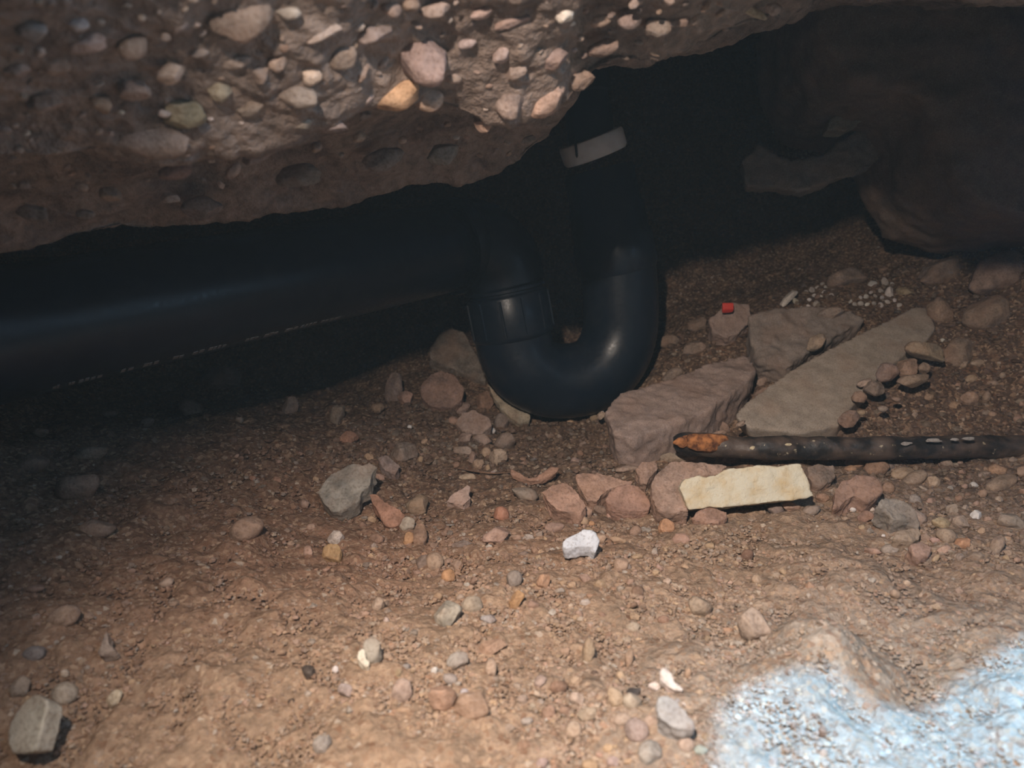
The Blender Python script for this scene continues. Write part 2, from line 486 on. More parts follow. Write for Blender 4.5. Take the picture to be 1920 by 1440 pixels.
ROCKS = {}
for i in range(10):
    ROCKS['a%d' % i] = mesh_np('angular_stone_shape', rock_verts(ICO[4][0], 100 + i, 11, .10), ICO[4][1])
for i in range(8):
    ROCKS['r%d' % i] = mesh_np('rounded_stone_shape', rock_verts(ICO[3][0], 200 + i, 4, .07), ICO[3][1])
for i in range(8):
    ROCKS['s%d' % i] = mesh_np('small_stone_shape', rock_verts(ICO[2][0], 300 + i, 8, .10), ICO[2][1])
for mm in ROCKS.values():
    mm.materials.append(M['stone'])
PEB = {}
for k, mm in ROCKS.items():
    c_ = mm.copy(); c_.materials.clear(); c_.materials.append(M['pebble']); PEB[k] = c_
PLA = {}
for k, mm in ROCKS.items():
    c_ = mm.copy(); c_.materials.clear(); c_.materials.append(M['plaster']); PLA[k] = c_

def jit(c, s=.12):
    k = 1 + random.uniform(-s, s)
    return tuple(min(1, x * k * (1 + random.uniform(-.03, .03))) for x in c)

def put_stone(name, cx, cy, w, h, ang, col, shape, label=None, cat='stone', group=None, mats=ROCKS, sink=.1, flat=.8, q=None, near=1.0):
    """a stone resting on the ground, w by h pixels large in the photograph around (cx, cy); ang turns its long side"""
    q = hit([cx], [cy + h * .36])[0] if q is None else q
    s = np.dot(q, FW) / F
    d = ray(cx, cy)
    c = d * (np.dot(q, FW) / np.dot(d, FW)) * near
    s *= near
    W, H = w * s * 1.06, h * s * 1.06
    T = flat * (W * H) ** .5
    c = c + FW * T * .22
    if abs(ang) > 45: ang = ang - 90 * (1 if ang > 0 else -1)
    a = math.radians(ang)
    ex = RT * math.cos(a) + UP * math.sin(a); ez = UP * math.cos(a) - RT * math.sin(a); ey = np.cross(ez, ex)
    R = Matrix((ex, ey, ez)).transposed().to_4x4() @ Matrix.Rotation(random.uniform(-.15, .15), 4, 'Y') @ Matrix.Rotation(random.uniform(-.3, .3), 4, 'X')
    k = .12 if mats is PLA or max(col) < .12 else .36
    col = tuple(x * (1 - k) + y * k for x, y in zip(col, (.29, .195, .145)))
    o = link(name, mats[shape], None, None, col)
    o.rotation_euler = R.to_euler()
    o.scale = (W / 2, T / 2, H / 2)
    o.location = c
    tag(o, label, cat, group)
    return o

def smooth_np(v, e, it, lam=.5):
    n = len(v); deg = np.bincount(e.ravel(), minlength=n)[:, None].astype(float)
    for _ in range(it):
        s = np.zeros_like(v)
        np.add.at(s, e[:, 0], v[e[:, 1]]); np.add.at(s, e[:, 1], v[e[:, 0]])
        v = v + lam * (s / np.maximum(deg, 1) - v)
    return v

def solid(name, top, bottom, vox, mat, smooth=2, rough=.002, seed=0, parent=None, color=None, rscale=55):
    """a broken lump: prism between two outlines, then worn and roughened"""
    n = len(top)
    bm = bmesh.new()
    tv = [bm.verts.new(p) for p in top]; bv = [bm.verts.new(p) for p in bottom]
    bm.faces.new(tv); bm.faces.new(bv[::-1])
    for i in range(n): bm.faces.new((tv[i], bv[i], bv[(i + 1) % n], tv[(i + 1) % n]))
    bmesh.ops.triangulate(bm, faces=bm.faces[:])
    bmesh.ops.recalc_face_normals(bm, faces=bm.faces[:])
    me = bpy.data.meshes.new(name + '_src'); bm.to_mesh(me); bm.free()
    o = bpy.data.objects.new(name + '_src', me); COL.objects.link(o)
    md = o.modifiers.new('r', 'REMESH'); md.mode = 'VOXEL'; md.voxel_size = vox
    dg = bpy.context.evaluated_depsgraph_get()
    ev = bpy.data.meshes.new_from_object(o.evaluated_get(dg))
    bpy.data.objects.remove(o); bpy.data.meshes.remove(me)
    ev.name = name
    nv = len(ev.vertices)
    v = np.empty(nv * 3, np.float32); ev.vertices.foreach_get('co', v); v = v.reshape(-1, 3).astype(float)
    e = np.empty(len(ev.edges) * 2, np.int32); ev.edges.foreach_get('vertices', e); e = e.reshape(-1, 2)
    v = smooth_np(v, e, smooth)
    ev.vertices.foreach_set('co', v.astype(np.float32).ravel()); ev.update()
    nn = np.empty(nv * 3, np.float32); ev.vertices.foreach_get('normal', nn); nn = nn.reshape(-1, 3)
    d = rough * (vnoise(v, rscale, seed) + .6 * vnoise(v, rscale * 2.6, seed + 1) + .35 * vnoise(v, rscale * 6, seed + 2))
    v = v + nn * d[:, None]
    ev.vertices.foreach_set('co', v.astype(np.float32).ravel())
    ev.polygons.foreach_set('use_smooth', np.ones(len(ev.polygons), bool)); ev.update()
    ev.materials.clear(); ev.materials.append(mat)
    c0 = v.mean(0); c0[2] = v[:, 2].min()
    ev.vertices.foreach_set('co', (v - c0).astype(np.float32).ravel()); ev.update()
    o = link(name, ev, None, parent, color)
    o.location = c0
    return o

def traced(name, outline, tilt, thick, col, label, cat='stone', mat=None, roll=0., lift=.5, down=.5, vox=None, smooth=1, rough=.0019, seed=0, anchor=None, Y=None, group=None, taper=.9, rscale=55):
    pts = np.array(outline, float)
    if anchor is None:
        k = np.argmax(pts[:, 1]); anchor = pts[k]
    c = hit([anchor[0]], [anchor[1]])[0] if Y is None else P(anchor[0], anchor[1], Y)
    n = np.array([roll, -tilt, 1 - tilt]); n /= np.linalg.norm(n)
    c = c + n * thick * lift
    top = []
    for px, py in pts:
        d = ray(px, py)
        top.append(d * (np.dot(c, n) / np.dot(d, n)))
    top = np.array(top)
    ex = -(n * (1 - down) + np.array([0, 0, 1.]) * down); ex /= np.linalg.norm(ex)
    cen = top.mean(0)
    bot = cen + (top - cen) * taper + ex * thick
    size = np.linalg.norm(top.max(0) - top.min(0))
    vox = vox or max(.0010, size / 75)
    if mat is None or mat is M['stone']: col = tuple(x * .78 + y * .22 for x, y in zip(col, (.27, .195, .15)))
    o = solid(name, top, bot, vox, mat or M["stone"], smooth, rough, seed, color=col, rscale=rscale)
    return tag(o, label, cat, group)

def crop(x0, y0, s, pts):
    return [(x0 + x / s, y0 + y / s) for x, y in pts]

# ------------------------------------------------------------------ the black drain trap
def spline(pts, n=12):
    p = np.array(pts, float)
    q = np.vstack([2 * p[0] - p[1], p, 2 * p[-1] - p[-2]])
    out = []
    for i in range(1, len(q) - 2):
        for t in np.linspace(0, 1, n, endpoint=False):
            a, b_, c_, d = q[i - 1], q[i], q[i + 1], q[i + 2]
            out.append(.5 * ((2 * b_) + (c_ - a) * t + (2 * a - 5 * b_ + 4 * c_ - d) * t * t + (3 * b_ - 3 * c_ + d - a) * t ** 3))
    out.append(q[-2])
    return np.array(out)

def frames(path):
    t = np.gradient(path, axis=0); t /= np.linalg.norm(t, axis=1, keepdims=True)
    ref = np.array([0, -1., 0.]) if abs(t[0][1]) < .9 else np.array([0, 0, 1.])
    u = ref - t[0] * np.dot(ref, t[0]); u /= np.linalg.norm(u)
    us = [u]
    for i in range(1, len(path)):
        u = us[-1] - t[i] * np.dot(us[-1], t[i]); us.append(u / np.linalg.norm(u))
    us = np.array(us)
    return t, us, np.cross(t, us)

def tube_mesh(name, path, rad, seg=56, cap=True):
    path = np.array(path, float); rad = np.broadcast_to(np.asarray(rad, float), (len(path),)).copy()
    if cap:   # closed, slightly eased ends
        path = np.vstack([path[0], path, path[-1]]); rad = np.r_[1e-4, rad, 1e-4]
        tt = path.copy()
        t, u, w = frames(np.array(path) + np.linspace(0, 1e-6, len(path))[:, None] * (path[-1] - path[0]))
    else:
        t, u, w = frames(path)
    a = np.linspace(0, 2 * math.pi, seg, endpoint=False)
    v = path[:, None] + rad[:, None, None] * (np.cos(a)[None, :, None] * u[:, None] + np.sin(a)[None, :, None] * w[:, None])
    n, s_ = len(path), seg
    f = []
    for i in range(n - 1):
        j = np.arange(s_)
        f.append(np.stack([i * s_ + j, i * s_ + (j + 1) % s_, (i + 1) * s_ + (j + 1) % s_, (i + 1) * s_ + j], 1))
    me = mesh_np(name, v.reshape(-1, 3), np.vstack(f))
    return me

def lathe_along(name, A, B, prof, mat, parent, seg=64):
    """turned part: prof = [(share of the way from A to B, radius)]"""
    A, B = np.array(A, float), np.array(B, float)
    me = tube_mesh(name, [A + (B - A) * t for t, _ in prof], [r for _, r in prof], seg)
    o = link(name, me, mat, parent)
    try:
        me.set_sharp_from_angle(angle=math.radians(35))
    except Exception:
        pass
    return o

trap = tag(empty('drain_trap'), 'black plastic drain pipe with a deep U-shaped trap under the slab', 'drain pipe')
A = P(0, 628, .62); B = P(852, 462, .985)
dirAB = (B - A) / np.linalg.norm(B - A)
A0 = A - dirAB * .42
RP = .055
hp = link('horizontal_pipe', tube_mesh('horizontal_pipe', [A0 + (B - A0) * t for t in np.linspace(0, 1, 24)], RP, 72), M['black'], trap)
# the worn line of print along the lower side of the pipe
upv = np.array([0, 0, 1.]) - dirAB * dirAB[2]; upv /= np.linalg.norm(upv)
frv = np.cross(dirAB, upv); frv = frv if frv[1] < 0 else -frv
for i, (x0, x1) in enumerate([(50, 66), (80, 92), (100, 146), (180, 206), (222, 252), (278, 302), (316, 340), (346, 381), (416, 442), (452, 478), (492, 516), (522, 552), (560, 600)]):
    vs, fs = [], []
    def s_of(px):   # distance along the pipe at which a column of the photograph crosses it
        k = (px - 960) / F
        # x = k * (depth along FW)
        lo_, hi_ = 0.0, 1.2
        for _ in range(40):
            m_ = (lo_ + hi_) / 2; q = A0 + dirAB * m_
            if q[0] / np.dot(q, FW) < k: lo_ = m_
            else: hi_ = m_
        return lo_
    sa, sb = s_of(x0), s_of(x1)
    n = max(2, int((sb - sa) / .0045))
    r_ = np.random.default_rng(i)
    for k in range(n):
        u0 = sa + (sb - sa) * k / n; u1 = u0 + (sb - sa) / n * r_.uniform(.55, .95)
        th = math.radians(-57 + r_.uniform(-.5, .5)); dth = r_.uniform(.035, .06)
        q = []
        for uu, aa in ((u0, th - dth), (u1, th - dth), (u1, th + dth), (u0, th + dth)):
            dv_ = frv * math.cos(aa) + upv * math.sin(aa)
            for rr in (RP - .0004, RP + .0005): q.append(A0 + dirAB * uu + dv_ * rr)
        b0 = len(vs); vs += q
        fs += [[b0 + 1, b0 + 3, b0 + 5, b0 + 7], [b0, b0 + 2, b0 + 3, b0 + 1], [b0 + 2, b0 + 4, b0 + 5, b0 + 3], [b0 + 4, b0 + 6, b0 + 7, b0 + 5], [b0 + 6, b0, b0 + 1, b0 + 7]]
    o = link('print_mark', mesh_np('print_mark', np.array(vs), np.array(fs), False), M['print'], hp)
    if i == 0: o['label'] = 'worn pale printed mark on the black pipe'
YL, YR = 1.0, 1.035
el = spline([B - dirAB * .01, B + dirAB * .018, P(902, 462, 1.0), P(936, 492, YL), P(948, 536, YL)], 12)
link('elbow', tube_mesh('elbow', el, np.interp(np.linspace(0, 1, len(el)), [0, .25, 1], [.0575, .0575, .051]), 64), M['black'], trap)
lathe_along('socket_rim', B - dirAB * .012, B + dirAB * .010, [(0, .0570), (.02, .0595), (.3, .0612), (.7, .0612), (.98, .0595), (1, .0570)], M['black'], trap)
c0, c1 = P(946, 537, YL), P(964, 632, YL)
nut = lathe_along('coupling_nut', c0, c1, [(0, .050), (.02, .0515), (.07, .0515), (.09, .0475), (.13, .0475), (.15, .0528), (.18, .0540), (.90, .0540), (.96, .0530), (1, .050)], M['black'], trap)
ax = (c1 - c0) / np.linalg.norm(c1 - c0)
t_, u_, w_ = frames(np.array([c0, c1]))
for k in range(12):
    a = k * math.tau / 12 + .16
    dv_ = u_[0] * math.cos(a) + w_[0] * math.sin(a); tv_ = -u_[0] * math.sin(a) + w_[0] * math.cos(a)
    vs = []
    L = np.linalg.norm(c1 - c0)
    for s_ in (.2, .88):
        for ww, rr in ((-.0020, .0535), (-.0012, .0556), (.0012, .0556), (.0020, .0535)):
            vs.append(c0 + ax * L * s_ + dv_ * rr + tv_ * ww)
    f = [[0, 1, 5, 4], [1, 2, 6, 5], [2, 3, 7, 6], [0, 3, 2, 1], [4, 5, 6, 7]]
    link('rib', mesh_np('rib', np.array(vs), np.array(f), False), M['black'], nut)
ub = spline([P(960, 615, YL), P(966, 650, YL), P(985, 688, YL), P(1022, 710, YL + .008), P(1066, 714, YL + .015), P(1112, 702, YL + .022), P(1146, 668, YL + .03), P(1162, 618, YR), P(1163, 555, YR), P(1156, 480, YR)], 10)
link('u_bend', tube_mesh('u_bend', ub, .0505, 72), M['black'], trap)
r0, r1 = P(1160, 510, YR), P(1122, 318, YR)
lathe_along('riser_socket', r0, r1, [(0, .0505), (.05, .0535), (.32, .0535), (.36, .0505), (.62, .0495), (.66, .047), (.97, .046), (1, .044)], M['black'], trap)
g0, g1 = P(1120, 308, YR), P(1108, 258, YR)
gax = (g1 - g0)
gaxn = gax / np.linalg.norm(gax); gaxn = gaxn + np.array([-.10, -.12, 0.]); gaxn /= np.linalg.norm(gaxn)
gm = P(1112, 276, YR)
lg = .026
ringp = lathe_along('collar_ring', gm - gaxn * lg / 2, gm + gaxn * lg / 2, [(0, .034), (.02, .0400), (.15, .0425), (.85, .0430), (.98, .0415), (1, .034)], M['grey'], trap)
ringp['label'] = 'pale grey collar ring on the black riser'
lathe_along('clip_groove', P(1078, 258, YR - .039), P(1082, 296, YR - .039), [(0, .0005), (.1, .0015), (.9, .0015), (1, .0005)], M['black'], ringp, 12)
lathe_along('tailpiece', gm, P(1085, 90, YR + .02), [(0, .030), (.5, .030), (.52, .033), (.6, .033), (1, .033)], M['black'], trap)

# ------------------------------------------------------------------ tarred iron pipe in the rubble
ip = tag(empty('iron_pipe', tuple(P(1500, 850, .80))), 'thin black tarred iron pipe lying half buried above the cream block', 'pipe')
pth = spline([P(1262, 829, .815), P(1400, 839, .80), P(1600, 841, .80), P(1800, 838, .81), P(2050, 838, .83), P(2400, 845, .86)], 24)
rr = .0125 + .0012 * vnoise(pth, 60, 3)
rr[:4] = [.006, .009, .0105, .0115]
me = tube_mesh('pipe_body', pth - np.array(ip.location), rr, 40)
vv = np.empty(len(me.vertices) * 3, np.float32); me.vertices.foreach_get('co', vv); vv = vv.reshape(-1, 3)
vv += (.0022 * vnoise(vv, 70, 5) + .0012 * vnoise(vv, 190, 6))[:, None] * np.array([.3, -.6, .7]); me.vertices.foreach_set('co', vv.ravel()); me.update()
link('pipe_body', me, M['iron'], ip)
def scab(name, px, py, w, h, mat, parent, seed, Y):
    q = P(px, py, Y); s_ = Y / F
    v = rock_verts(ICO[3][0], seed, 6, .25) * np.array([w * s_ / 2, h * s_ * .35, h * s_ / 2])
    o = link(name, mesh_np(name, v, ICO[3][1]), mat, parent); o.location = q - np.array(parent.location)
    return o
o = scab('rust_patch', 1327, 831, 84, 40, M['rust'], ip, 41, .795); o['label'] = 'flaky orange rust scab'
scab('rust_patch', 1280, 828, 40, 24, M['rust'], ip, 44, .80)
for k, (x, y, w, h) in enumerate([(1412, 840, 14, 8), (1448, 845, 16, 9), (1462, 838, 20, 8), (1434, 836, 9, 6), (1478, 834, 14, 6), (1700, 832, 24, 8), (1752, 826, 34, 9), (1790, 824, 18, 7), (1815, 822, 26, 7)]):
    scab('paint_fleck', x, y, w, h, M['plaster'], ip, 50 + k, .788).color = (.55, .47, .33, 1) if k < 5 else (.30, .28, .27, 1)

# ------------------------------------------------------------------ large broken pieces
C_, S_ = M['concrete'], M['stone']
traced('concrete_chunk', [(1132, 770), (1165, 735), (1215, 722), (1300, 692), (1370, 668), (1398, 665), (1418, 688), (1405, 712), (1345, 755), (1332, 768), (1250, 800), (1185, 822), (1150, 812)],
       .30, .052, PAL['mauve'], 'broken grey concrete chunk leaning against the foot of the trap', 'concrete chunk', C_, anchor=(1180, 858), lift=.85, down=.75, seed=3, rough=.0022, vox=.0026)
traced('concrete_slab', [(1376, 778), (1400, 752), (1482, 692), (1555, 652), (1650, 606), (1722, 570), (1742, 578), (1757, 612), (1738, 640), (1700, 662), (1650, 706), (1600, 758), (1572, 798), (1500, 812), (1400, 800)],
       .42, .030, (.30, .255, .215), 'large flat smooth slab fragment tilted behind the iron pipe', 'concrete slab', C_, anchor=(1480, 818), lift=.75, down=.6, smooth=1, rough=.0007, seed=8, vox=.0028)
traced('concrete_block', [(1405, 592), (1440, 580), (1520, 572), (1596, 580), (1622, 598), (1560, 632), (1500, 668), (1476, 694), (1424, 674), (1408, 640)],
       .55, .045, PAL['concd'], 'dull grey concrete block behind the large flat slab', 'concrete chunk', C_, anchor=(1450, 692), lift=.8, seed=12, rough=.003)
bl = tag(empty('painted_chunk', tuple(hit([1370], [634])[0])), 'small grey concrete chunk with a red painted corner', 'concrete chunk')
pc = traced('chunk_body', [(1330, 600), (1352, 578), (1376, 568), (1405, 570), (1408, 600), (1385, 624), (1362, 634), (1338, 622)], .65, .03, PAL['mauve'], None, None, C_, lift=.7, seed=14, rough=.002)
pc.parent = bl; pc.location = Vector(pc.location) - bl.location
rp = traced('red_paint_patch', [(1354, 566), (1376, 566), (1377, 580), (1355, 581)], .8, .008, (.5, .05, .03), None, None, M['red'], anchor=(1366, 634), lift=3.6, seed=15, rough=.0004, vox=.0012, smooth=1)
rp.parent = bl; rp.location = Vector(rp.location) - bl.location; rp['label'] = 'bright red paint patch'
traced('cream_block', crop(960, 800, 4, [(1285, 400), (1300, 385), (1400, 365), (1450, 385), (1540, 360), (1600, 325), (1700, 305), (1840, 290), (1990, 300), (2120, 275), (2170, 280), (2215, 370), (2240, 470), (2275, 515),
        (2180, 540), (2050, 555), (1900, 575), (1750, 580), (1600, 605), (1420, 615), (1330, 622), (1310, 590), (1290, 530), (1255, 455)]),
       .72, .024, (.75, .62, .42), 'pale cream block lying on edge in the middle of the rubble', 'block', M['cream'], anchor=(1400, 968), lift=1.0, down=.1, vox=.0013, smooth=1, rough=.0012, seed=18, taper=.97)
traced('grey_rock', crop(480, 800, 4, [(455, 490), (500, 420), (550, 350), (690, 290), (740, 270), (800, 285), (850, 265), (915, 300), (880, 335), (862, 430), (800, 475), (775, 555), (700, 605), (620, 640), (560, 635), (500, 560)]),
       .50, .020, (.235, .225, .20), 'greenish grey angular rock with a chipped edge on red soil', 'rock', S_, lift=1.0, seed=22, rough=.0012, vox=.0012, smooth=1)
traced('rock', crop(480, 800, 4, [(912, 240), (945, 215), (985, 210), (1045, 255), (1082, 292), (1045, 360), (1010, 350), (950, 315)]), .5, .016, PAL['purple'], 'purplish grey slab-sided stone behind the greenish rock', 'rock', S_, seed=25, lift=.8)
traced('rock', crop(480, 800, 4, [(845, 505), (900, 495), (960, 560), (1030, 590), (1085, 620), (1122, 662), (1062, 742), (1000, 752), (965, 735), (925, 640), (870, 570)]), .5, .014, PAL['red'], 'reddish crooked stone beside the cracked round pebble', 'rock', S_, seed=27, lift=.8)
traced('rock', crop(480, 800, 4, [(1420, 562), (1450, 520), (1490, 490), (1590, 432), (1608, 450), (1600, 500), (1618, 532), (1560, 592), (1500, 580)]), .5, .014, (.42, .31, .27), 'pinkish pale triangular stone with a bitten edge', 'rock', S_, seed=29, lift=.9)
traced('rock', crop(960, 800, 4, [(372, 890), (380, 860), (410, 835), (500, 790), (545, 768), (600, 780), (628, 795), (650, 850), (642, 905), (628, 945), (588, 925), (598, 895), (530, 890), (450, 903), (395, 915)]), .5, .013, (.50, .52, .57), 'bluish white crystalline stone, boot-shaped, in the open soil', 'rock', M['plaster'], seed=31, lift=1.7, vox=.0008, rough=.0012)
traced('rock', crop(960, 800, 4, [(215, 485), (300, 432), (420, 420), (485, 470), (525, 540), (572, 592), (510, 662), (440, 652), (340, 622), (270, 560)]), .45, .020, (.33, .20, .15), 'flat reddish rock at the near end of the low rubble ridge', 'rock', S_, seed=33, lift=1.15)
traced('rock', crop(960, 800, 4, [(482, 365), (540, 340), (640, 338), (800, 378), (905, 402), (890, 440), (760, 460), (680, 500), (640, 560), (560, 550), (490, 440)]), .42, .022, (.32, .20, .15), 'reddish slabby rock wedged behind the smooth oval one', 'rock', S_, seed=35, lift=1.15)
traced('rock', crop(960, 800, 4, [(695, 545), (720, 490), (790, 445), (870, 420), (960, 448), (1010, 500), (1045, 580), (1030, 622), (900, 632), (780, 605)]), .5, .024, (.34, .20, .155), 'smooth oval reddish rock beside the cream block', 'rock', S_, seed=37, lift=.9, smooth=5, rough=.001)
traced('rock', crop(960, 800, 4, [(925, 320), (970, 260), (1080, 250), (1100, 310), (1030, 400), (1015, 440), (960, 420)]), .5, .02, (.28, .185, .145), 'small reddish wedge rock under the leaning concrete chunk', 'rock', S_, seed=39, lift=1.15)
traced('rock', crop(960, 800, 4, [(1030, 430), (1090, 330), (1180, 255), (1300, 260), (1480, 275), (1620, 290), (1560, 350), (1400, 380), (1300, 400), (1262, 460), (1300, 560), (1330, 630), (1200, 640), (1090, 620), (1050, 540)]), .5, .028, (.29, .20, .16), 'broad reddish brown rock the cream block leans on', 'rock', S_, seed=41, lift=1.15)
traced('stone_flake', crop(960, 800, 4, [(1095, 225), (1150, 200), (1260, 195), (1340, 180), (1408, 195), (1400, 212), (1260, 238), (1150, 236)]), .35, .006, (.30, .25, .20), 'thin curved stone flake below the rusty pipe end', 'stone flake', S_, seed=43, lift=3.4, vox=.0012)
traced('stone_flake', crop(960, 800, 4, [(1275, 70), (1300, 50), (1380, -5), (1400, 5), (1390, 30), (1310, 85)]), .5, .006, (.36, .29, .25), 'slender pale flake between the concrete chunk and the rusty pipe end', 'stone flake', S_, seed=44, lift=4, vox=.0012)
traced('rock', crop(960, 800, 4, [(1345, 690), (1400, 640), (1450, 600), (1520, 600), (1610, 640), (1620, 680), (1560, 720), (1420, 715)]), .5, .016, (.30, .18, .135), 'half buried reddish rock below the near edge of the cream block', 'rock', S_, seed=46, lift=.7)
traced('rock', crop(1440, 800, 4, [(295, 300), (400, 285), (490, 290), (512, 370), (480, 410), (400, 440), (340, 430), (310, 360)]), .5, .02, (.17, .135, .115), 'dark rough rock poking out past the far end of the cream block', 'rock', S_, seed=48, lift=.8, rough=.002)
traced('rock', crop(1440, 800, 4, [(485, 600), (500, 470), (560, 390), (660, 360), (780, 375), (850, 420), (860, 480), (800, 530), (740, 560), (660, 520), (590, 560), (540, 600)]), .5, .03, (.26, .165, .13), 'large worn reddish boulder just beyond the cream block', 'rock', S_, seed=50, lift=.8, smooth=4)
traced('rock', crop(1440, 800, 4, [(800, 590), (850, 530), (960, 520), (1040, 550), (1110, 620), (1150, 720), (1120, 770), (1060, 700), (940, 700), (900, 640)]), .5, .022, (.20, .185, .165), 'grey green flat rock in the gravel beyond the reddish boulder', 'rock', S_, seed=52, lift=.8)
traced('rock', crop(1440, 800, 4, [(935, 840), (960, 790), (1040, 750), (1140, 750), (1165, 790), (1140, 850), (1080, 862), (1000, 850)]), .5, .02, (.26, .20, .15), 'smooth tan oval stone below the grey green flat rock', 'rock', S_, seed=54, lift=1.0, smooth=5)
traced('rock', crop(1440, 800, 4, [(1060, 880), (1140, 865), (1225, 900), (1200, 960), (1140, 992), (1090, 975)]), .5, .016, (.27, .175, .14), 'angular pinkish brown stone on the near fringe of the gravel', 'rock', S_, seed=56, lift=.9)
fl_ = traced('flat_stone', crop(0, 1080, 4, [(58, 1200), (75, 1100), (110, 1030), (190, 930), (250, 890), (275, 880), (350, 930), (358, 1000), (330, 1060), (312, 1150), (285, 1240), (262, 1312), (180, 1330), (100, 1328), (66, 1270)]),
       .60, .012, (.44, .40, .335), 'smooth pale grey flat stone at the lower corner of the soil', 'stone', M['pebble'], lift=1.2, down=.2, roll=-.35, seed=58, vox=.0008, smooth=2, rough=.0005)
traced('rock', crop(0, 1080, 4, [(740, 570), (760, 450), (780, 400), (808, 390), (815, 500), (875, 548), (830, 575), (765, 585)]), .6, .010, (.33, .26, .22), 'upright grey wedge of stone in the dim soil', 'rock', S_, seed=60, lift=1.1, vox=.0008)
traced('rock', crop(960, 1080, 4, [(1088, 960), (1100, 900), (1140, 880), (1230, 930), (1310, 990), (1355, 1070), (1362, 1130), (1300, 1170), (1230, 1165), (1150, 1100), (1085, 1050)]), .5, .016, (.33, .34, .35), 'blue grey wedge-shaped stone at the edge of the daylight patch', 'rock', M['pebble'], seed=62, lift=1.0, vox=.0009)
traced('shell_fragment', crop(960, 1080, 4, [(1112, 780), (1130, 700), (1155, 690), (1200, 740), (1215, 800), (1285, 840), (1285, 862), (1220, 862), (1160, 820)]), .5, .007, (.60, .55, .53), 'white broken shell piece above the blue grey wedge stone', 'shell', M['plaster'], seed=64, lift=1.3, vox=.0007)
sh = tag(empty('snail_shell', tuple(hit([692], [1240])[0])), 'grey speckled snail shell with a white curled lip', 'shell')
a_ = traced('shell_whorl', crop(480, 1080, 4, [(800, 560), (815, 470), (850, 430), (900, 440), (940, 490), (930, 560), (890, 620), (850, 630), (820, 600)]), .55, .011, (.30, .28, .24), None, None, M['pebble'], seed=66, lift=1.0, vox=.0008, smooth=4)
b_ = traced('shell_lip', crop(480, 1080, 4, [(800, 540), (815, 560), (815, 610), (850, 640), (848, 670), (825, 682), (785, 660), (760, 610), (765, 565)]), .55, .006, (.62, .57, .48), None, None, M['plaster'], seed=67, lift=1.6, vox=.0006)
for q in (a_, b_):
    q.parent = sh; q.location = Vector(q.location) - sh.location
b_['label'] = 'white curled shell lip'
traced('stone_shard', crop(640, 400, 3, [(825, 960), (860, 985), (910, 1040), (970, 1075), (1065, 1135), (1060, 1170), (1010, 1185), (950, 1150), (890, 1085), (850, 1030)]), .6, .012, (.33, .29, .22), 'long yellowish shard curving along the foot of the trap', 'stone shard', S_, seed=70, lift=1.0)
traced('rock', crop(640, 400, 3, [(490, 815), (500, 760), (545, 690), (600, 630), (690, 660), (750, 770), (820, 950), (760, 930), (640, 880), (560, 850)]), .6, .03, (.17, .15, .13), 'dim grey slab of rock propped against the bend of the trap', 'rock', S_, seed=72, lift=.6)
traced('rock', crop(640, 400, 3, [(440, 960), (500, 905), (560, 880), (640, 910), (690, 980), (680, 1050), (620, 1090), (500, 1080), (450, 1040)]), .6, .035, (.22, .14, .115), 'large dim reddish boulder left of the trap', 'rock', S_, seed=74, lift=.6)
traced('rock', crop(640, 400, 3, [(640, 1180), (680, 1120), (750, 1105), (830, 1150), (845, 1190), (790, 1240), (700, 1235)]), .6, .025, (.28, .215, .19), 'rounded pinkish grey rock on the pile before the trap', 'rock', S_, seed=76, lift=.7)
traced('soil_crust', crop(960, 800, 4, [(-20, 300), (40, 330), (120, 385), (200, 370), (290, 310), (355, 295), (350, 335), (230, 390), (130, 412), (40, 380), (-20, 350)]), .45, .008, (.30, .17, .12), 'curled strip of reddish soil crust before the hollow', 'soil crust', S_, seed=78, lift=1.5, rough=.0015)

# pieces hanging in the dark on the far side
wr = traced('soil_overhang', [(1534, -160), (1534, 40), (1548, 85), (1575, 118), (1596, 150), (1640, 160), (1700, 170), (1745, 200), (1775, 290), (1830, 370), (1900, 400), (2300, 400), (2300, -160)], .80, .22, (.15, .11, .09),
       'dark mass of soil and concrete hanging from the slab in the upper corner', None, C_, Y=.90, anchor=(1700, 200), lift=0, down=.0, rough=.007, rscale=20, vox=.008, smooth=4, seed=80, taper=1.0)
wr['kind'] = 'structure'  # overhanging soil and concrete, no wall of the pit
for q in (traced('slab_fragment', [(1550, 245), (1556, 222), (1610, 190), (1640, 165), (1700, 160), (1690, 185), (1640, 215), (1585, 246)], .8, .03, (.22, .20, .165), 'small flat concrete sliver', None, C_, Y=1.0, anchor=(1600, 220), lift=0, down=0, seed=82),
          traced('slab_fragment', [(1398, 352), (1390, 300), (1420, 268), (1480, 300), (1540, 290), (1600, 245), (1660, 200), (1730, 170), (1740, 205), (1690, 270), (1640, 310), (1580, 335), (1510, 358), (1450, 350)], .8, .04, (.20, .17, .15), 'broad hanging concrete fragment', None, C_, Y=1.02, anchor=(1550, 300), lift=0, down=0, seed=84, rough=.003)):
    q.parent = wr; q.location = Vector(q.location) - wr.location
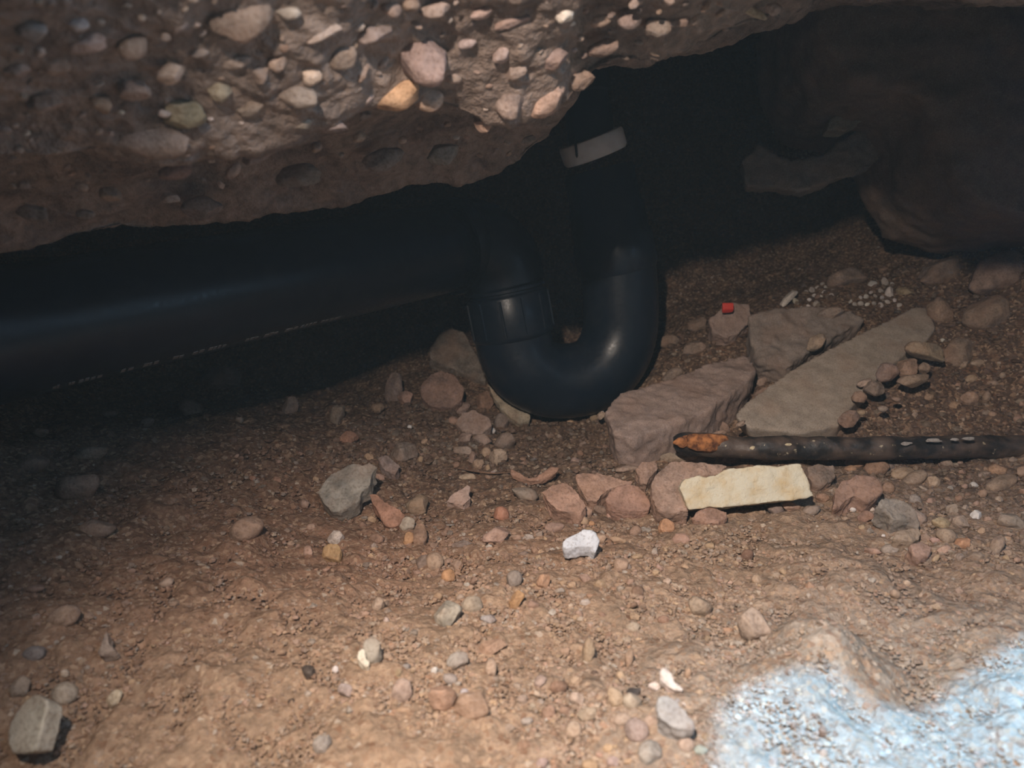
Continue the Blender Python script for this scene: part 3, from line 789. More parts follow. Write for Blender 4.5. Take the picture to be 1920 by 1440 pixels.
# ------------------------------------------------------------------ stones one can pick out, each where it lies
# x, y, w, h, turn, colour, shape, label, (category)
STONES = [
 # around the greenish rock and the round pebble
 (762, 985, 28, 29, 0, (.50, .45, .37), 'r0', 'round pale pebble with a cracked crust', 'pebble'),
 (766, 1012, 20, 26, 70, 'orange', 'a1', 'tiny orange stone just under the cracked round pebble', 'pebble'),
 (787, 1005, 28, 44, 80, 'brown', 'a2', 'brown upright stone right beside the tiny orange one', 'stone'),
 (757, 850, 50, 40, 0, 'greyd', 'a3', 'dark lump behind the purplish slab-sided stone', 'stone'),
 (782, 950, 44, 36, 20, 'olive', 'a4', 'dark olive stone between the crooked red stone and the triangular one', 'stone'),
 (628, 1010, 30, 28, 0, (.62, .57, .50), 'a5', 'whitish top half of a two-coloured stone on the red slope', 'stone'),
 (621, 1040, 36, 36, 0, (.45, .29, .12), 'a6', 'yellow orange stone under the whitish one on the red slope', 'stone'),
 (792, 1058, 30, 26, 30, 'greyd', 'a7', 'dark chip leaning on a tan pebble', 'stone'),
 (812, 1056, 32, 38, 60, 'tan', 'r1', 'tan pebble with a dark chip leaning on it', 'pebble'),
 (840, 1082, 26, 26, -40, 'orange', 'r2', 'orange pebble downhill of the tan pebble with the dark chip', 'pebble'),
 (940, 966, 28, 30, 40, (.40, .17, .10), 'r3', 'brick red pebble near the triangular stone', 'pebble'),
 (930, 1007, 52, 34, 20, 'pink', 'a8', 'flat pinkish stone with a shadowed far edge', 'stone'),
 (865, 1022, 36, 14, 10, 'greyd', 'a9', 'thin dark splinter lying flat in the gritty soil', 'stone flake'),
 (676, 930, 16, 14, 0, 'pink', 'r4', 'small pink pebble touching the greenish rock', 'pebble'),
 (592, 898, 12, 10, 0, 'sand', 's0', 'small sandy chip uphill of the greenish rock', 'pebble'),
 (571, 945, 16, 18, 0, 'pink', 'r5', 'small dull pink pebble left of the greenish rock', 'pebble'),
 (691, 857, 18, 14, 0, 'sand', 'a0', 'sandy nugget on the top edge of the greenish rock', 'pebble'),
 (698, 975, 16, 14, 0, 'sand', 's1', 'sandy crumb under the greenish rock', 'pebble'),
 (706, 1012, 26, 20, 0, 'brown', 'a1', 'brown clod above the dark grit beside the yellow orange stone', 'clod'),
 (577, 1035, 18, 22, 0, 'pink', 'a2', 'pinkish clod left of the yellow orange stone', 'clod'),
 # pile before the trap
 (851, 790, 22, 16, 0, 'pink', 'r6', 'small pink pebble against the rounded pinkish grey rock', 'pebble'),
 (922, 808, 14, 12, 0, 'white', 's2', 'white chip on the pile before the trap', 'pebble'),
 (934, 857, 34, 30, 0, (.36, .29, .22), 'a3', 'pale tan cube-like stone on the pile before the trap', 'stone'),
 (897, 872, 22, 20, 0, 'tan', 'a4', 'tan pyramid-shaped stone beside the cube-like one', 'stone'),
 (915, 878, 10, 14, 0, 'sand', 'r7', 'tiny oval pebble under the cube-like stone', 'pebble'),
 (923, 888, 9, 10, 0, 'lilac', 'r0', 'tiny lilac pebble lowest below the cube-like stone', 'pebble'),
 (885, 860, 14, 26, 80, 'mauve', 'a5', 'narrow upright mauve stone beside the pyramid-shaped one', 'stone'),
 (868, 846, 36, 18, 0, 'conc', 'a6', 'crumbly tan clod on the flank of the pile before the trap', 'clod'),
 (872, 822, 26, 18, 0, 'mauve', 'a7', 'mauve lump between the pinkish grey rock and the crumbly clod', 'stone'),
 (905, 826, 34, 24, 0, 'mauve', 'a8', 'knobbly mauve stone in the middle of the pile before the trap', 'stone'),
 (911, 850, 18, 22, 0, 'tan', 'r1', 'tan pebble squeezed beside the cube-like stone', 'pebble'),
 (946, 830, 40, 32, -50, 'greyd', 'a9', 'dark grey slanting stone at the trap side of the pile', 'stone'),
 (940, 793, 26, 34, 80, 'greyd', 'r2', 'dark upright pebble under the long yellowish shard', 'pebble'),
 (909, 752, 34, 40, 50, 'brown', 'a0', 'brown stone between the dim boulder and the trap', 'stone'),
 (866, 766, 34, 20, 20, 'mauve', 'a1', 'layered mauve stone above the rounded pinkish grey rock', 'stone'),
 (738, 730, 34, 62, 85, 'purple', 'a2', 'dim upright stone farthest back under the pipe', 'stone'),
 (760, 748, 30, 28, 40, 'pink', 'a3', 'slanted pinkish stone in front of the dim upright one', 'stone'),
 (707, 766, 24, 20, 0, 'tan', 'a4', 'dull tan stone at the dark edge of the pile', 'stone'),
 (768, 801, 9, 8, 0, 'white', 's3', 'tiny white speck of stone on the dark slope below the pipe', 'pebble'),
 (652, 822, 36, 26, 0, 'red', 'a5', 'reddish clod on the dark slope uphill of the greenish rock', 'clod'),
 (795, 828, 10, 14, 60, 'tan', 's4', 'tiny tan chip on the dark slope above the triangular stone', 'pebble'),
 (788, 862, 10, 14, 80, 'sand', 's5', 'tiny upright sandy chip near the dark lump', 'pebble'),
 (876, 896, 32, 14, 15, (.38, .32, .24), 'a6', 'small knobbly stone at the end of the thin root', 'stone'),
 (1070, 790, 14, 10, 0, 'sand', 's6', 'small sandy pebble right under the bend of the trap', 'pebble'),
 (1114, 785, 16, 16, 0, 'olive', 's7', 'olive chip at the trap edge of the leaning chunk', 'pebble'),
 (1128, 779, 14, 16, 60, (.5, .40, .32), 'a7', 'pale splinter stuck on the trap end of the leaning chunk', 'stone'),
 (1160, 838, 20, 14, 0, 'conc', 'a8', 'small grey stone in the gap before the leaning chunk', 'stone'),
 (1175, 880, 40, 14, 10, 'mauve', 'a9', 'low mauve stone below the corner of the leaning chunk', 'stone'),
 # the low ridge of reddish rocks
 (984, 928, 49, 27, -8, 'grey', 'r3', 'smooth brown grey oval pebble at the start of the low ridge', 'pebble'),
 (1188, 965, 28, 19, 0, (.37, .33, .29), 'a0', 'small pale grey stone below the smooth oval rock', 'stone'),
 (1251, 990, 32, 33, 50, (.46, .25, .13), 'a1', 'orange cube-shaped stone below the broad reddish rock', 'stone'),
 (1277, 1012, 32, 22, 0, 'pink', 'a2', 'pinkish clod beside the orange cube-shaped stone', 'clod'),
 (1160, 1015, 30, 15, -10, 'sand', 'r4', 'sandy oval pebble in a hollow by the boot-shaped stone', 'pebble'),
 (1040, 990, 36, 20, 0, 'pink', 'r5', 'pink pebble uphill of the boot-shaped stone', 'pebble'),
 (991, 1010, 20, 15, 0, (.47, .43, .38), 'a3', 'small pale stone left of the boot-shaped stone', 'stone'),
 (1087, 1040, 22, 18, 0, 'conc', 'a4', 'dull grey stone just below the boot-shaped stone', 'stone'),
 (1095, 977, 18, 18, 0, 'sand', 'r6', 'sandy pebble between the flat reddish rock and the boot-shaped stone', 'pebble'),
 (1110, 982, 12, 10, 0, 'orange', 's0', 'tiny orange pebble near the boot-shaped stone', 'pebble'),
 (1145, 968, 14, 10, 0, (.45, .27, .22), 's1', 'tiny rosy chip under the smooth oval rock', 'pebble'),
 (1165, 1060, 28, 26, 40, 'tan', 'r7', 'tan pebble with a dark companion downhill of the sandy oval one', 'pebble'),
 (1178, 1064, 12, 14, 0, 'greyd', 's2', 'dark little stone touching a tan pebble on the open slope', 'pebble'),
 (1195, 1045, 20, 11, 0, 'sand', 'r0', 'flat sandy pebble right of the tan pebble with a dark companion', 'pebble'),
 (1402, 1042, 26, 22, 0, (.10, .055, .04), 'a5', 'dark brown clod alone on the smooth sandy soil', 'clod'),
 (1019, 1093, 24, 32, 70, (.42, .25, .15), 'a6', 'orange brown clod in the middle of the slope', 'clod'),
 (963, 1088, 28, 34, 60, 'grey', 'r1', 'dark grey tilted pebble left of the orange brown clod', 'pebble'),
 (968, 1128, 22, 38, 70, (.45, .26, .11), 'a7', 'ochre clod below the dark grey tilted pebble', 'clod'),
 (980, 1040, 20, 10, 20, 'greyd', 's3', 'small dark flake on the slope above the dark grey tilted pebble', 'stone flake'),
 (1073, 1098, 16, 14, 0, 'sand', 's4', 'small sandy stone right of the orange brown clod', 'pebble'),
 (1420, 1088, 20, 18, -30, (.45, .33, .24), 'r2', 'pale curved chip on the smooth sandy soil', 'pebble'),
 (1332, 1025, 18, 14, 0, 'sand', 's5', 'small sandy clod on the smooth soil below the cream block', 'clod'),
 # below the cream block
 (1456, 957, 28, 20, 0, 'purple', 'r3', 'purplish pebble under the middle of the cream block', 'pebble'),
 (1484, 952, 36, 20, 0, 'pink', 'r4', 'rosy pebble under the far end of the cream block', 'pebble'),
 (1524, 957, 32, 20, 15, (.24, .22, .20), 'r5', 'grey oval pebble off the far corner of the cream block', 'pebble'),
 (1490, 972, 20, 10, 20, (.42, .33, .29), 's6', 'thin pale chip below the rosy pebble', 'pebble'),
 (1544, 935, 26, 20, 0, 'brown', 'a8', 'brown stone in the shade beyond the cream block', 'stone'),
 (1590, 940, 26, 18, 10, (.29, .19, .14), 'r6', 'rounded brown stone leaning on the large worn boulder', 'stone'),
 (1600, 956, 12, 10, 0, 'white', 's7', 'white chip directly below the large worn boulder', 'pebble'),
 (1636, 956, 12, 10, 0, (.7, .62, .52), 's0', 'white chip between the worn boulder and the grey green rock', 'pebble'),
 (1665, 968, 15, 12, 0, 'white', 's1', 'whitest chip against the grey green flat rock', 'pebble'),
 (1639, 978, 8, 12, 80, 'white', 's2', 'slim upright white chip in the fine gravel', 'pebble'),
 (1657, 1006, 9, 8, 0, 'white', 's3', 'small white chip on the near fringe of the gravel', 'pebble'),
 (1624, 970, 30, 22, 20, (.28, .17, .13), 'a9', 'reddish brown stone in the fine gravel by the white chips', 'stone'),
 (1672, 985, 18, 26, -60, 'pink', 'a0', 'slanting pink sliver below the whitest chip', 'stone'),
 (1648, 962, 18, 9, 0, (.3, .28, .25), 'r7', 'thin flat grey pebble among the white chips', 'pebble'),
 (1617, 990, 12, 12, 0, 'sand', 's4', 'ochre crumb left of the fine gravel', 'pebble'),
 (1697, 890, 44, 26, 0, (.36, .27, .19), 'r0', 'smooth tan pebble uphill of the large worn boulder', 'pebble'),
 (1718, 900, 46, 26, 25, (.27, .22, .16), 'r1', 'olive tan pebble overlapping the smooth tan one', 'pebble'),
 (1752, 905, 26, 24, 80, (.40, .32, .23), 'a1', 'pale knuckle-shaped stone right of the olive tan pebble', 'stone'),
 (1735, 918, 24, 8, -40, 'greyl', 's5', 'thin grey sliver below the knuckle-shaped stone', 'stone flake'),
 (1610, 866, 46, 22, 15, (.44, .28, .18), 'r2', 'orange tan pebble under the iron pipe', 'pebble'),
 (1596, 880, 22, 14, 0, (.46, .27, .16), 'r3', 'smaller orange pebble in front of the orange tan one under the iron pipe', 'pebble'),
 (1645, 878, 44, 30, 0, 'brown', 'a2', 'dark brown stone under the iron pipe', 'stone'),
 (1670, 877, 20, 14, 0, 'greyd', 'r4', 'small dark grey pebble under the iron pipe', 'pebble'),
 (1828, 909, 15, 11, 0, 'white', 's6', 'white pebble high in the gravel bank', 'pebble'),
 (1875, 882, 36, 24, 10, (.40, .24, .15), 'r5', 'rounded orange brown stone high in the gravel bank', 'stone'),
 (1882, 907, 60, 26, 25, (.24, .195, .145), 'r6', 'long slanting olive stone under the rounded orange brown one', 'stone'),
 (1845, 890, 28, 10, 20, 'conc', 'r7', 'small flat pebble left of the rounded orange brown stone', 'pebble'),
 (1833, 968, 21, 22, 70, 'white', 'a3', 'bright white angular stone in the gravel bank', 'stone'),
 (1875, 938, 13, 14, 0, (.5, .43, .34), 'r0', 'pale round pebble above the bright white stone', 'pebble'),
 (1723, 974, 32, 30, -40, (.26, .23, .21), 'a4', 'flat grey stone end-on beside the grey green rock', 'stone'),
 (1768, 982, 34, 22, -20, (.37, .29, .17), 'a5', 'yellowish flat stone in the middle of the gravel bank', 'stone'),
 (1777, 1008, 34, 32, 0, (.26, .20, .15), 'r1', 'rounded brown stone under the yellowish flat one', 'stone'),
 (1803, 981, 30, 26, 0, (.26, .205, .17), 'a6', 'grey brown cube-shaped stone beside the yellowish flat one', 'stone'),
 (1808, 1020, 28, 20, 0, (.48, .25, .13), 'a7', 'bright orange angular stone in the gravel bank', 'stone'),
 (1672, 1031, 34, 20, 0, (.27, .25, .21), 'r2', 'grey oval pebble left of the angular pinkish brown stone', 'pebble'),
 (1638, 1035, 32, 14, -10, 'pink', 'a8', 'low rosy stone on the smooth soil before the gravel', 'stone'),
 (1898, 980, 46, 32, -20, (.25, .22, .19), 'a9', 'broad dull grey stone in the gravel bank', 'stone'),
 (1874, 1022, 20, 40, 55, (.25, .205, .165), 'r3', 'long tilted stone pointing down the gravel bank', 'stone'),
 (1890, 1012, 15, 13, 0, 'sand', 's7', 'sandy round pebble above the long tilted stone', 'pebble'),
 (1830, 1045, 34, 18, 10, (.26, .22, .18), 'a0', 'flat grey stone at the foot of the gravel bank', 'stone'),
 (1755, 1015, 20, 14, 0, (.42, .28, .25), 'r4', 'rosy pebble beside the rounded brown stone in the bank', 'pebble'),
 (1772, 1032, 26, 16, 20, 'pink', 'a1', 'pinkish stone below the bright orange angular one', 'stone'),
 (1740, 1010, 24, 18, 0, (.28, .2, .15), 'r5', 'brown pebble between the tan oval and the rosy pebble', 'pebble'),
 (1702, 1093, 14, 10, 0, (.5, .42, .33), 's0', 'small pale pebble alone on the smooth soil of the bank', 'pebble'),
 (1680, 1115, 20, 16, -30, (.33, .25, .19), 'r6', 'small brown pebble in a dent of the smooth soil', 'pebble'),
 # lower left
 (116, 1304, 44, 40, 0, (.36, .32, .27), 'r7', 'rounded pale stone next to the smooth flat grey one', 'stone'),
 (32, 1294, 32, 46, 85, (.33, .26, .21), 'r0', 'dull upright stone at the frame edge above the flat grey one', 'stone'),
 (60, 1230, 40, 30, 0, (.15, .175, .20), 'r1', 'dark slate blue stone sunk in the dim soil', 'stone'),
 (113, 1162, 64, 40, 30, (.33, .22, .165), 'r2', 'rounded reddish clod in the dim soil', 'clod'),
 (122, 1264, 15, 15, 0, (.62, .50, .40), 's1', 'small pale ball-shaped pebble above the rounded pale stone', 'pebble'),
 (213, 1311, 24, 32, 60, (.56, .48, .36), 'a2', 'slender whitish stick-like stone on sandy soil', 'stone'),
 (349, 1184, 24, 12, 20, 'sand', 's2', 'little sandy stone on the gritty slope', 'pebble'),
 (310, 1094, 26, 18, 10, (.40, .30, .25), 'r3', 'pale pinkish pebble on the dim slope', 'pebble'),
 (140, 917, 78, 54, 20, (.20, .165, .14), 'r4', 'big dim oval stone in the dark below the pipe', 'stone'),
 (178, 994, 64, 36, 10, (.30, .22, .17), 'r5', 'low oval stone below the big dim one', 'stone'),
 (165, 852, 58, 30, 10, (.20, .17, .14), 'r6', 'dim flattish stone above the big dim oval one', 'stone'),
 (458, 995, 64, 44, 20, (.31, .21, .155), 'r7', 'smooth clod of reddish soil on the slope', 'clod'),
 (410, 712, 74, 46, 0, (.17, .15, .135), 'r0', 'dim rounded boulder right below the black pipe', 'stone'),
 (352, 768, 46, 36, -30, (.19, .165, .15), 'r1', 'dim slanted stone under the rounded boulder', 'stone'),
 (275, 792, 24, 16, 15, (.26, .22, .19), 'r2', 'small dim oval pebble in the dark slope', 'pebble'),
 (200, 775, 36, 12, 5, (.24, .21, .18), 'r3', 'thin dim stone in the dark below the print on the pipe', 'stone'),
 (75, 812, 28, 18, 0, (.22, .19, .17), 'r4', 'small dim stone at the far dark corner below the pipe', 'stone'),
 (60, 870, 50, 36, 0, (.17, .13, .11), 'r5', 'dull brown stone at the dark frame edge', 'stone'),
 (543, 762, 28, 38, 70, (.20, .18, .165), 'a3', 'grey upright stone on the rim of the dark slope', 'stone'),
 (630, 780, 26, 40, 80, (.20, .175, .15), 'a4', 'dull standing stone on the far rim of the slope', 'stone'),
 (448, 788, 14, 12, 0, (.28, .24, .21), 's3', 'small grey pebble on the rim of the dark slope', 'pebble'),
 (65, 1105, 30, 14, 15, (.33, .215, .17), 'r6', 'low reddish pebble in the dark soil at the frame edge', 'pebble'),
 # foreground, centre
 (577, 1262, 24, 28, 45, 'dark', 'a5', 'black angular fragment on the sandy soil', 'stone'),
 (545, 1318, 14, 14, 0, 'dark', 's4', 'tiny black crumb below the black angular fragment', 'pebble'),
 (646, 1296, 28, 24, -30, (.26, .25, .25), 'a6', 'small slate grey block between the black fragment and the pinkish clod', 'stone'),
 (838, 1156, 44, 50, 60, (.33, .315, .275), 'a7', 'pale grey three-cornered stone on the open slope', 'stone'),
 (885, 1136, 38, 32, 0, (.36, .315, .255), 'r7', 'tan grey pebble beside the three-cornered stone', 'pebble'),
 (863, 1122, 14, 14, 0, (.38, .33, .27), 's5', 'tiny pebble between the three-cornered stone and the tan grey one', 'pebble'),
 (916, 1162, 30, 18, 0, (.33, .34, .35), 'a8', 'bluish grey flat chip below the tan grey pebble', 'stone'),
 (857, 1242, 40, 31, 5, (.33, .335, .33), 'r0', 'blue grey oval pebble on the tan gravel', 'pebble'),
 (843, 1275, 26, 20, -15, (.33, .34, .34), 'r1', 'smaller blue grey pebble below the oval one', 'pebble'),
 (871, 1299, 16, 13, 0, (.36, .41, .45), 's6', 'tiny bluest pebble above the pinkish flat clod', 'pebble'),
 (920, 1256, 20, 38, 85, (.38, .31, .25), 'a9', 'upright tan block-like stone near the blue grey oval', 'stone'),
 (881, 1328, 64, 54, 10, (.37, .265, .19), 'a0', 'large flat pinkish clod at the lower middle', 'clod'),
 (829, 1314, 52, 50, 0, (.33, .225, .165), 'a1', 'crumbly reddish clod left of the large flat one', 'clod'),
 (753, 1298, 38, 42, 80, (.38, .295, .245), 'a2', 'pinkish pale clod with an undercut foot', 'clod'),
 (755, 1333, 28, 12, 0, (.45, .32, .20), 's7', 'thin sandy crust under the pinkish pale clod', 'clod'),
 (921, 1216, 56, 26, 5, (.36, .235, .17), 'a3', 'low reddish clod above the tan block-like stone', 'clod'),
 (602, 1402, 34, 38, 0, (.40, .385, .36), 'a4', 'pale grey stone sunk into the soil at the lower edge', 'stone'),
 (708, 1136, 24, 28, 0, (.42, .33, .25), 'a5', 'pale knobbly stone on the slope below the red crust', 'stone'),
 (724, 1166, 12, 17, 80, (.45, .38, .33), 's0', 'small pale upright stone below the knobbly one', 'pebble'),
 (629, 1256, 12, 13, 50, 'white', 's1', 'white splinter below the snail shell', 'pebble'),
 (814, 1258, 12, 18, 70, 'white', 's2', 'white curled chip left of the blue grey oval pebble', 'shell'),
 (761, 1252, 16, 15, 0, (.24, .24, .235), 's3', 'small dark grey pebble below and right of the snail shell', 'pebble'),
 (746, 1264, 12, 18, 80, (.40, .31, .20), 's4', 'small sandy chip beside the small dark grey pebble', 'pebble'),
 (1104, 1225, 23, 55, 87, (.36, .31, .23), 'r2', 'long upright olive tan stone on the gravel', 'stone'),
 (1114, 1263, 13, 10, 0, 'dark', 's5', 'black crumb under the long upright stone', 'pebble'),
 (1180, 1238, 16, 35, 85, (.37, .28, .21), 'r3', 'slim brown stone right of the long upright one', 'stone'),
 (1314, 1143, 44, 42, 0, (.33, .275, .215), 'r4', 'rounded dull tan stone on the sandy rise', 'stone'),
 (1416, 1178, 54, 66, 30, (.38, .32, .265), 'a6', 'big knobbly pale stone on the sandy rise', 'stone'),
 (1186, 1318, 34, 30, 0, (.40, .365, .30), 'r5', 'round pale pebble under a patch of black crumbs', 'pebble'),
 (1155, 1310, 28, 40, -70, (.40, .305, .22), 'r6', 'tan oval stone beside the round pale pebble', 'stone'),
 (1188, 1300, 28, 16, 0, (.045, .045, .05), 'a7', 'black crumbly lump above the round pale pebble', 'clod'),
 (1228, 1289, 24, 18, 0, (.62, .55, .50), 'a8', 'white ringed fragment left of the white shell piece', 'shell'),
 (1195, 1374, 42, 46, 40, (.36, .31, .31), 'r7', 'lilac rounded stone in the lower gravel', 'stone'),
 (1220, 1417, 42, 46, 0, (.33, .36, .37), 'r0', 'large blue grey round stone at the lower edge', 'stone'),
 (1287, 1401, 30, 28, 0, (.46, .38, .34), 'r1', 'round rosy pebble below the blue grey wedge stone', 'pebble'),
 (1315, 1409, 24, 18, -10, (.42, .66, .66), 'r2', 'turquoise white glinting pebble in the daylight patch', 'pebble'),
 (1167, 1352, 32, 26, 0, (.42, .35, .30), 'a9', 'rosy faceted pebble left of the lilac stone', 'pebble'),
 (1220, 1354, 26, 24, 0, (.42, .36, .32), 'a0', 'pale rosy pebble between the lilac stone and the wedge stone', 'pebble'),
 (1102, 1342, 36, 26, 20, (.38, .32, .25), 'a1', 'pale tan flake in the lower gravel', 'stone'),
 (1075, 1371, 30, 32, 60, (.40, .34, .27), 'a2', 'pale tan standing chip in the lower gravel', 'stone'),
 (1210, 1332, 28, 14, 0, (.40, .33, .25), 'r3', 'flat sandy pebble just below the round pale one', 'pebble'),
 (1078, 1280, 28, 16, 20, (.37, .28, .19), 'a3', 'brown flake left of the black crumb', 'stone'),
 (1012, 1280, 20, 26, 55, (.33, .27, .24), 'a4', 'purplish brown chip in the coarse sand', 'stone'),
 (1165, 1268, 18, 16, 0, (.48, .37, .25), 's6', 'pale sandy nugget above the tan oval stone', 'pebble'),
 (1290, 1265, 12, 24, 85, (.40, .28, .2), 's7', 'small upright brown stone right of the white shell piece', 'pebble'),
 (1312, 1300, 18, 12, 10, (.42, .34, .24), 's0', 'small sandy pebble at the brink of the daylight patch', 'pebble'),
 (1282, 1321, 8, 7, 0, 'white', 's1', 'tiny white grain above the blue grey wedge stone', 'pebble'),
 # right bank
 (1533, 642, 42, 26, 30, (.33, .265, .215), 'a5', 'hollowed pale stone on the upper edge of the large flat slab', 'stone'),
 (1740, 658, 72, 34, -12, (.28, .24, .175), 'a6', 'yellowish angular stone at the far corner of the large flat slab', 'stone'),
 (1716, 714, 58, 26, 12, (.31, .24, .18), 'r4', 'flat disc-shaped tan stone beside the large flat slab', 'stone'),
 (1705, 690, 40, 34, 0, (.27, .18, .14), 'a7', 'reddish stone above the disc-shaped one', 'stone'),
 (1735, 690, 22, 22, 30, (.25, .19, .14), 'a8', 'small brown stone above the rim of the disc-shaped one', 'stone'),
 (1665, 700, 40, 36, 40, (.22, .18, .175), 'a9', 'purplish grey lump on the near edge of the large flat slab', 'stone'),
 (1640, 728, 36, 30, 0, (.23, .195, .175), 'a0', 'grey lump below the purplish one on the slab edge', 'stone'),
 (1622, 718, 30, 14, 25, (.33, .27, .23), 'a1', 'pale sliver on the slab edge above the grey lump', 'stone flake'),
 (1612, 745, 26, 22, 0, (.25, .19, .15), 'a2', 'brown crumbling lump low on the slab edge', 'clod'),
 (1595, 785, 40, 30, 10, (.19, .145, .125), 'a3', 'dark stone at the foot of the large flat slab', 'stone'),
 (1768, 585, 42, 52, -60, (.22, .16, .12), 'a4', 'dim brown boulder above the far corner of the slab', 'stone'),
 (1768, 588, 34, 20, 0, (.36, .235, .11), 'r5', 'ochre faced stone on the dim brown boulder', 'stone'),
 (1700, 548, 34, 18, -20, (.34, .30, .20), 'a5', 'pale yellowish stone at the end of the white crumbs', 'stone'),
 (1669, 549, 14, 22, 80, (.60, .56, .53), 'a6', 'white upright shard among the crumbs above the large slab', 'plaster shard'),
 (1480, 559, 14, 44, 52, (.60, .55, .51), 'a7', 'slender white bone-like shard on the dark bank', 'plaster shard'),
 (1493, 566, 10, 16, -50, (.40, .36, .30), 's2', 'small tan splinter touching the bone-like shard', 'plaster shard'),
 (1540, 603, 22, 12, 25, (.62, .58, .50), 'a8', 'white flake above the hollowed pale stone', 'plaster shard'),
 (1480, 619, 8, 14, 70, (.60, .57, .52), 's3', 'small white flake on the dull grey concrete block', 'plaster shard'),
 (1442, 694, 22, 10, 20, (.55, .50, .46), 'a9', 'pale flake in the crack between chunk and slab', 'plaster shard'),
 (1790, 760, 24, 16, 15, (.40, .27, .18), 'a0', 'orange tan pebble in the dark soil above the iron pipe', 'pebble'),
 (1822, 748, 34, 28, 35, (.31, .225, .165), 'a1', 'tan angular stone on the dark soil above the iron pipe', 'stone'),
 (1852, 744, 14, 22, 70, (.27, .2, .16), 'r6', 'dull pebble right of the tan angular stone', 'pebble'),
 (1795, 752, 10, 5, 10, 'white', 's4', 'tiny white sliver in the dark soil above the iron pipe', 'plaster shard'),
 (1822, 710, 20, 14, 20, (.36, .29, .20), 'a2', 'yellowish chip uphill of the tan angular stone', 'pebble'),
 (1836, 680, 28, 13, 0, (.38, .31, .25), 'r7', 'pale oval pebble high on the dark bank', 'pebble'),
 (1810, 682, 18, 14, 40, (.34, .29, .23), 'r0', 'pale blunt pebble left of the pale oval one', 'pebble'),
 (1881, 704, 11, 12, 0, (.40, .33, .26), 's5', 'small round pale pebble high on the dark bank', 'pebble'),
 (1867, 718, 14, 12, 0, (.30, .24, .20), 's6', 'small dull pebble under the small round pale one', 'pebble'),
 (1681, 749, 16, 10, 0, (.29, .22, .18), 'r1', 'small brown pebble below the disc-shaped stone', 'pebble'),
 (1657, 767, 18, 12, 0, (.33, .29, .26), 'r2', 'small grey pebble near the foot of the large flat slab', 'pebble'),
 (1615, 774, 18, 10, 0, (.40, .32, .22), 'r3', 'sandy pebble touching the foot of the large flat slab', 'pebble'),
 (1863, 778, 14, 12, 0, (.38, .27, .19), 's7', 'small orange pebble low on the dark bank', 'pebble'),
 (1823, 605, 20, 14, 0, (.26, .19, .15), 'r4', 'dull brown pebble right of the dim brown boulder', 'pebble'),
 (1806, 582, 8, 5, 0, 'white', 's0', 'tiny pale chip beside the dim brown boulder', 'pebble'),
 (1768, 638, 8, 7, 0, 'white', 's1', 'bright white grain above the yellowish angular stone', 'pebble'),
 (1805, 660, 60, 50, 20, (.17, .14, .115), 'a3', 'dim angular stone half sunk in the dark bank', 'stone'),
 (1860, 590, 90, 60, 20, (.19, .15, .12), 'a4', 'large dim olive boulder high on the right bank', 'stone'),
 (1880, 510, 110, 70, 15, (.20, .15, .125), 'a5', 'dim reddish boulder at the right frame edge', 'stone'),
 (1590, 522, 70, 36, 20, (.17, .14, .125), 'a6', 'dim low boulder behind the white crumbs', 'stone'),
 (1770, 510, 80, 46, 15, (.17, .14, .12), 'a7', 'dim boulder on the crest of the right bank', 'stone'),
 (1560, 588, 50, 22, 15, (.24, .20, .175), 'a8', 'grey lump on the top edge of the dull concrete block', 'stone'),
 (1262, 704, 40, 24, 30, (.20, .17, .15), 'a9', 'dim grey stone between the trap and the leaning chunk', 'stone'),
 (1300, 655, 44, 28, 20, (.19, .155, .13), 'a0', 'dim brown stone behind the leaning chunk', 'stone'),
 (1246, 702, 9, 8, 0, (.45, .38, .30), 's2', 'tiny sandy grain behind the leaning chunk', 'pebble'),
 (1430, 716, 26, 18, 20, (.24, .19, .165), 'a1', 'brown stone in the crack between chunk and slab', 'stone'),
 (1128, 930, 44, 30, 10, (.31, .20, .15), 'a0', 'reddish stone filling the gap between flat and oval rocks', 'stone'),
 (1096, 962, 30, 22, 20, (.30, .19, .145), 'a2', 'reddish chip under the flat rock of the low ridge', 'stone'),
 (1130, 958, 34, 18, -10, (.22, .165, .135), 'a4', 'dark layered stone below the oval reddish rock', 'stone'),
 (1228, 955, 44, 26, 0, (.24, .175, .14), 'a6', 'dull brown stone at the near foot of the broad rock', 'stone'),
 (1240, 845, 40, 22, 25, (.25, .195, .165), 'a8', 'grey brown stone beneath the edge of the leaning chunk', 'stone'),
 (1300, 862, 60, 18, 0, (.30, .235, .20), 'a1', 'flat pale stone between the stone flake and the cream block', 'stone'),
 (1385, 862, 54, 16, -5, (.27, .205, .175), 'a3', 'flat brown stone on the top edge behind the cream block', 'stone'),
 (1456, 858, 46, 18, 10, (.26, .22, .19), 'a5', 'dull grey stone squeezed under the pipe behind the cream block', 'stone'),
 (1430, 742, 34, 22, 30, (.22, .165, .14), 'a7', 'dim brown stone deeper in the crack beside the large slab', 'stone'),
 (1395, 745, 30, 20, 30, (.24, .18, .155), 'a9', 'small rough stone at the chunk side of the crack', 'stone'),
 (1330, 705, 30, 16, 20, (.24, .195, .17), 'a0', 'rough knob on the top of the leaning chunk', 'stone'),
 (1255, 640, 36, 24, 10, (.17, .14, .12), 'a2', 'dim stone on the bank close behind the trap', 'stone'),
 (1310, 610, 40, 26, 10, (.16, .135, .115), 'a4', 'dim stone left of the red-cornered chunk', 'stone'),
 (1350, 800, 40, 24, -20, (.19, .14, .12), 'a2', 'dark red stone wedged under the large flat slab', 'stone'),
 (1345, 815, 36, 12, 10, (.31, .22, .17), 'a3', 'pinkish flake on top of the rusty pipe end', 'stone flake'),
 (1390, 795, 20, 10, 20, (.33, .27, .22), 'a4', 'pale crumb at the near corner of the large flat slab', 'stone'),
]
SMALL = set()
